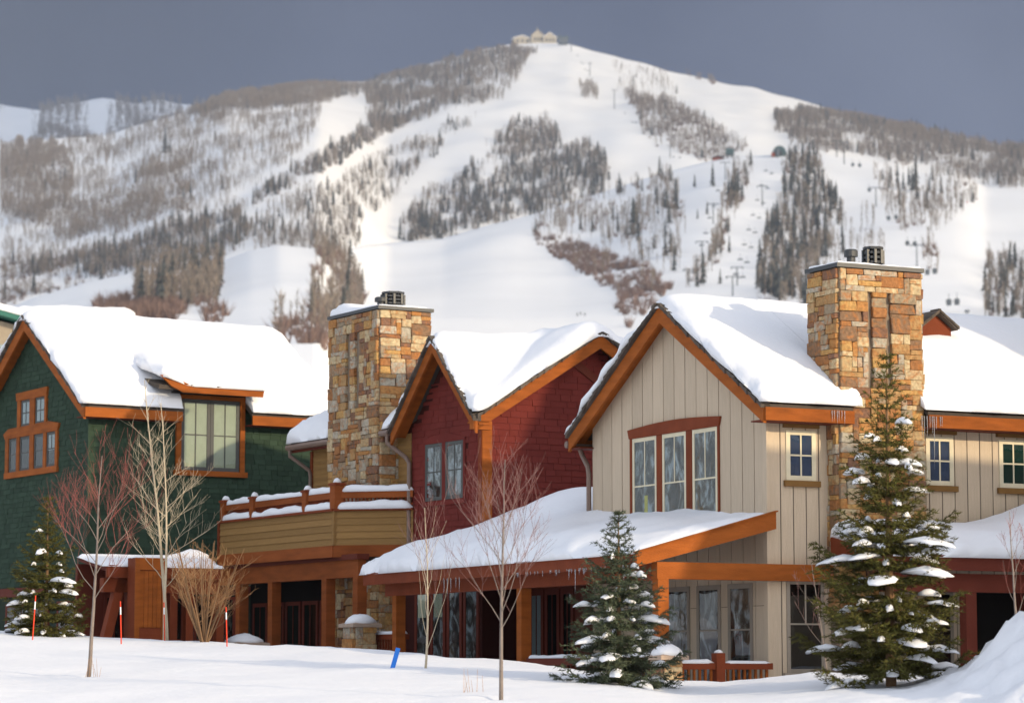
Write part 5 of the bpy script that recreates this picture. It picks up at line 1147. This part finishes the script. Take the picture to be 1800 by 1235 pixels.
# ================================================================== TREES AND SMALL THINGS
def ground_pt(px, Y):
    x = (px - 900) / F * Y; return Vector((x, Y, gz(x, Y)))
def spruce(name, label, px, Y, top_py, seed, width, mt, nsnow, base_z=None, wh=17, twigs=1.0, nb=8):
    """spruce built branch by branch: drooping limbs, side twigs and needles, with clumps of snow lying on them"""
    r = random.Random(seed); b0 = ground_pt(px, Y); H_ = at(px, top_py, Y).z - b0.z
    t = thing(name, label, 'tree', (b0.x, b0.y, b0.z - .15), r.uniform(0, 6)); H_ += .15
    MB().tube([(0, 0, 0), (r.uniform(-.02, .02), 0, H_ * .5), (0, 0, H_ * .97)], [H_ * .016, H_ * .010, .006], 8).build('trunk', BARKS, t)
    V, Fc = [], []
    def needles(p, q, dens, ln):
        L = (q - p).length; k = max(3, int(L * dens)); d = (q - p) / max(L, 1e-6)
        s1 = d.orthogonal().normalized(); s2 = d.cross(s1)
        for i in range(k):
            c = p + (q - p) * (i + r.random()) / k; a = r.uniform(0, 6.283); o = s1 * math.cos(a) + s2 * math.sin(a); tip = c + (o * .8 + d * .75 + Vector((0, 0, .18))).normalized() * ln * r.uniform(.75, 1.2)
            w = d.cross(o).normalized() * ln * .13; n0 = len(V); V.extend([c - w, c + w, tip]); Fc.append((n0, n0 + 1, n0 + 2))
    tops = []
    z = .10 * H_; k = 0
    while z < H_ * .985:
        u = z / H_; rad = width * (1 - u) ** .92 + .045; cnt = max(4, int(nb * (1 - u * .45))); a0 = r.uniform(0, 6)
        for j in range(cnt):
            a = a0 + 6.283 * j / cnt + r.uniform(-.25, .25); l = rad * r.uniform(.62, 1.15); zz = z + r.uniform(-.08, .08) * (1 - u)
            el = -.28 + 1.05 * u + r.uniform(-.12, .12); d = Vector((math.cos(a), math.sin(a), 0)); N_ = 5; pts = []
            for i in range(N_ + 1):
                s = i / N_; pts.append(d * (l * s) + Vector((0, 0, zz + l * (el * s + .30 * s * s * (1 - u) - .16 * math.sin(s * 3.1) * (1 - u)))))
            sd_ = Vector((-d.y, d.x, 0)); ln = .055 + .02 * (1 - u)
            for i in range(N_):
                needles(pts[i], pts[i + 1], 95 * twigs, ln)
            m_ = max(2, int(l / .075))
            for q in range(m_):
                s = (q + .6) / m_; f_ = s * N_; i = min(int(f_), N_ - 1); c = pts[i].lerp(pts[i + 1], f_ - i)
                tl = l * .42 * (1 - s * .72) * r.uniform(.7, 1.2) + .05
                for sg in (-1, 1):
                    e = c + (sd_ * sg * .8 + d * .62 + Vector((0, 0, r.uniform(-.22, .14)))).normalized() * tl
                    needles(c, e, 75 * twigs, ln)
                    if tl > .18:
                        mdp = c.lerp(e, .5); needles(mdp, mdp + (d + sd_ * sg * .2 + Vector((0, 0, -.15))).normalized() * tl * .45, 70 * twigs, ln)
            if u < .82 and l > .25 and r.random() > u * 1.05: tops.append((pts[3].lerp(pts[4], r.random()), l, a))
        z += (H_ / wh) * (1.15 - .55 * u) * r.uniform(.85, 1.15); k += 1
    needles(Vector((0, 0, H_ * .94)), Vector((0, 0, H_)), 120, .05)
    me = bpy.data.meshes.new('foliage'); me.from_pydata([tuple(v) for v in V], [], Fc); me.materials.append(mt); link('foliage', me, t)
    r.shuffle(tops)
    for i, (c, l, a) in enumerate(tops[:nsnow] + tops[nsnow:nsnow * 2]):
        big = r.random(); l *= (.36 if i >= nsnow else .62 if big < .5 else 1.0 if big < .82 else 1.45)
        L = l * r.uniform(.34, .78); Wd = L * r.uniform(.30, .62); b = MB(); K, J = 12, 4; hh = r.uniform(.035, .075)
        ca, sa = math.cos(a), math.sin(a)
        for jj in range(J + 1):
            th = jj / J * 1.45
            for kk in range(K):
                p = 6.283 * kk / K; q = 1 + .38 * noise.noise(Vector((math.cos(p) * 1.6 + i * 2.3, math.sin(p) * 1.6, seed))); ex, ey = L * .5 * math.cos(p) * math.cos(th) * q, Wd * .5 * math.sin(p) * math.cos(th) * q
                b.v.append((c.x + ca * ex - sa * ey, c.y + sa * ex + ca * ey, c.z + .015 + hh * math.sin(th) * (1 + .3 * noise.noise(Vector((ex * 9, ey * 9, i)))) - .22 * ex * (1 if ex > 0 else -.2) - .035 * (1 - math.sin(th)) * r.random()))
        for jj in range(J):
            for kk in range(K): b.f.append((jj * K + kk, jj * K + (kk + 1) % K, (jj + 1) * K + (kk + 1) % K, (jj + 1) * K + kk))
        b.f.append(tuple(range(J * K, J * K + K))); b.f.append(tuple(range(K))[::-1]); b.build('snow_clump', SNOW, t, smooth=True)
    return len(Fc)
n1 = spruce('spruce_tree', 'tall spruce with snow clumps in front of the right stone chimney', 1562, 42.0, 617, 3, 1.42, NEEDLE, 90, wh=22, nb=9)
n2 = spruce('spruce_tree', 'small blue green spruce with snowy boughs before the porch corner', 1087, 44.0, 898, 8, 1.08, NEEDLEB, 56, wh=15, nb=9)
n3 = spruce('spruce_tree', 'small snowy spruce in front of the green house', 84, 58.5, 868, 14, 1.02, NEEDLE, 26, wh=15, twigs=1.15, nb=9)
print('needles', n1, n2, n3)

def bare(name, label, px, Y, H_, seed, trunk_r, bark, twig, first=.3, spread=.55, nbr=14, sub=6, stems=1, lean=0, up=.8, cat='tree', split=None, sub2=3, blen=.42):
    """leafless tree: trunk, limbs and fine twigs"""
    r = random.Random(seed); b0 = ground_pt(px, Y); t = thing(name, label, cat, (b0.x, b0.y, b0.z - .08)); tk, tw = MB(), MB()
    def wander(p, d, l, n_, upk):
        pts = [p]; d = d.normalized()
        for i in range(n_):
            d = (d + Vector((r.uniform(-1, 1), r.uniform(-1, 1), r.uniform(-.4, .8) * upk)) * .17).normalized(); pts.append(pts[-1] + d * (l / n_))
        return pts
    def limb(p, d, l, rad, lev):
        pts = wander(p, d, l, 5 if lev < 2 else 4, up); n_ = len(pts)
        (tk if lev == 0 else tw).tube(pts, [max(.0016, rad * (1 - .85 * i / (n_ - 1))) for i in range(n_)], 5 if lev < 2 else 3, cap=False)
        if lev >= 2: return
        cnt = sub if lev == 0 else sub2
        for i in range(cnt):
            f_ = r.uniform(.25, .97) * (n_ - 1); j = int(f_); c = pts[j].lerp(pts[min(j + 1, n_ - 1)], f_ - j); dd = (pts[min(j + 1, n_ - 1)] - pts[j]).normalized()
            o = Vector((r.uniform(-1, 1), r.uniform(-1, 1), r.uniform(-.1, .5))).normalized(); limb(c, dd * .75 + o * .62 + Vector((0, 0, .25 * up)), l * r.uniform(.35, .65), rad * .48, lev + 1)
    for s in range(stems):
        d0 = Vector((lean + r.uniform(-.04, .04), 0, 1)) if stems == 1 else Vector((r.uniform(-.5, .5), r.uniform(-.4, .4), 1)); hs = H_ * (1 if s == 0 else r.uniform(.7, .97))
        pts = [Vector((0, 0, 0))]; d = d0.normalized(); N_ = 9
        for i in range(N_):
            d = (d + Vector((r.uniform(-1, 1), r.uniform(-1, 1), .6)) * .045).normalized(); pts.append(pts[-1] + d * (hs / N_))
        tk.tube(pts, [trunk_r * (1 - .9 * (i / N_) ** .9) + .002 for i in range(N_ + 1)], 8)
        for i in range(nbr):
            q = first + (.97 - first) * (i + r.random()) / nbr; f_ = q * N_; j = min(int(f_), N_ - 1); c = pts[j].lerp(pts[j + 1], f_ - j); a = i * 2.4 + r.uniform(-.5, .5)
            dd = Vector((math.cos(a) * spread, math.sin(a) * spread, up)); limb(c, dd, hs * blen * (1.08 - q) ** .7 * r.uniform(.7, 1.15), trunk_r * (.25 - .16 * q) + .0015, 0 if q < .75 else 1)
    tk.build('trunk', bark, t, smooth=True)
    if tw.v: tw.build('twigs', twig, t)
    return t
bare('maple_sapling', 'red twigged bare sapling on the snow before the green house', 160, 45, 3.62, 2, .034, BARKG, TWIGR, first=.36, spread=.75, nbr=17, sub=8, up=.95, blen=.55, sub2=4)
bare('birch_tree', 'pale barked bare tree rising in front of the green wall', 297, 59.5, 5.7, 7, .042, BARKW, BARKW, first=.22, spread=.62, nbr=24, sub=5, up=.72, blen=.25, sub2=3)
bare('birch_tree', 'second pale stem leaning left beside the tall pale tree', 292, 59.3, 5.1, 19, .034, BARKW, BARKW, first=.35, spread=.8, nbr=16, sub=5, up=.6, lean=-.045, blen=.3)
bare('leafless_shrub', 'wide tan many stemmed shrub below the deck', 362, 57, 2.35, 4, .020, BARKS, TWIGT, first=.25, spread=.7, nbr=5, sub=5, stems=22, cat='shrub', up=.5, sub2=2)
bare('aspen_sapling', 'grey trunked bare sapling nearest the camera before the porch', 881, 39.5, 3.45, 11, .030, BARKG, TWIGP, first=.30, spread=.62, nbr=22, sub=6, up=1.05, blen=.52, sub2=3)
bare('aspen_sapling', 'thin bare sapling with long upright shoots near the blue stake', 748, 46.5, 2.75, 23, .02, BARKW, TWIGP, first=.15, spread=.42, nbr=13, sub=3, up=1.1, blen=.62, sub2=2)
bare('aspen_sapling', 'thin bare sapling on the snow bank at the right edge', 1786, 41, 2.0, 31, .022, BARKG, TWIGR, first=.2, spread=.5, nbr=9, sub=3, up=1.0, blen=.5, sub2=2)
bare('aspen_sapling', 'thin bare sapling half hidden behind the tall spruce', 1452, 45, 1.9, 37, .018, BARKG, TWIGP, first=.15, spread=.85, nbr=9, sub=3, up=.75, blen=.55, sub2=2, lean=-.12)

for px, y0, y1, Y, l in ((61, 1132, 1046, 56, 'red marker stake standing before the left spruce'), (217, 1136, 1056, 56, 'red marker stake left of the wood panelled pier'), (402, 1132, 1066, 55, 'red marker stake beside the tan shrub'), (293, 1122, 1058, 58, 'red marker stake by the foot of the pale tree')):
    a = ground_pt(px, Y); t = thing('marker_stake', l, 'stake', (a.x, a.y, a.z - .1)); hh = at(px, y1, Y).z - a.z + .1; le = R(3 if px == 61 else -2)
    MB().tube([(0, 0, 0), (math.sin(le) * hh * .72, 0, hh * .72)], .013, 6).build('rod', STAKER, t); MB().tube([(math.sin(le) * hh * .72, 0, hh * .72), (math.sin(le) * hh * .88, 0, hh * .88)], .0135, 6).build('white_band', SNOW, t); MB().tube([(math.sin(le) * hh * .88, 0, hh * .88), (math.sin(le) * hh, 0, hh)], .013, 6).build('tip', STAKER, t)
a = ground_pt(686, 46.5); p0, p1 = Vector((a.x, a.y, a.z - .12)), at(700, 1138, 46.5)
o = MB().bar(p0, p1, .075, .03, (0, 1, 0)); tag(o.build('blue_stake', STAKEB), 'bright blue flat stake leaning out of the snow', 'stake')
# dry stalks by the saplings
sr = random.Random(9)
for px, Y, l in ((172, 44.6, 'few dry stalks beside the red twigged sapling'), (835, 41, 'few dry stalks left of the nearest sapling')):
    a = ground_pt(px, Y); b = MB()
    for i in range(7): x = sr.uniform(-.16, .16); b.tube([(x, sr.uniform(-.1, .1), -.03), (x + sr.uniform(-.06, .06), 0, sr.uniform(.12, .34))], [.004, .002], 3)
    o = b.build('dry_stalks', TWIGT); o.location = a; tag(o, l, 'stalks')
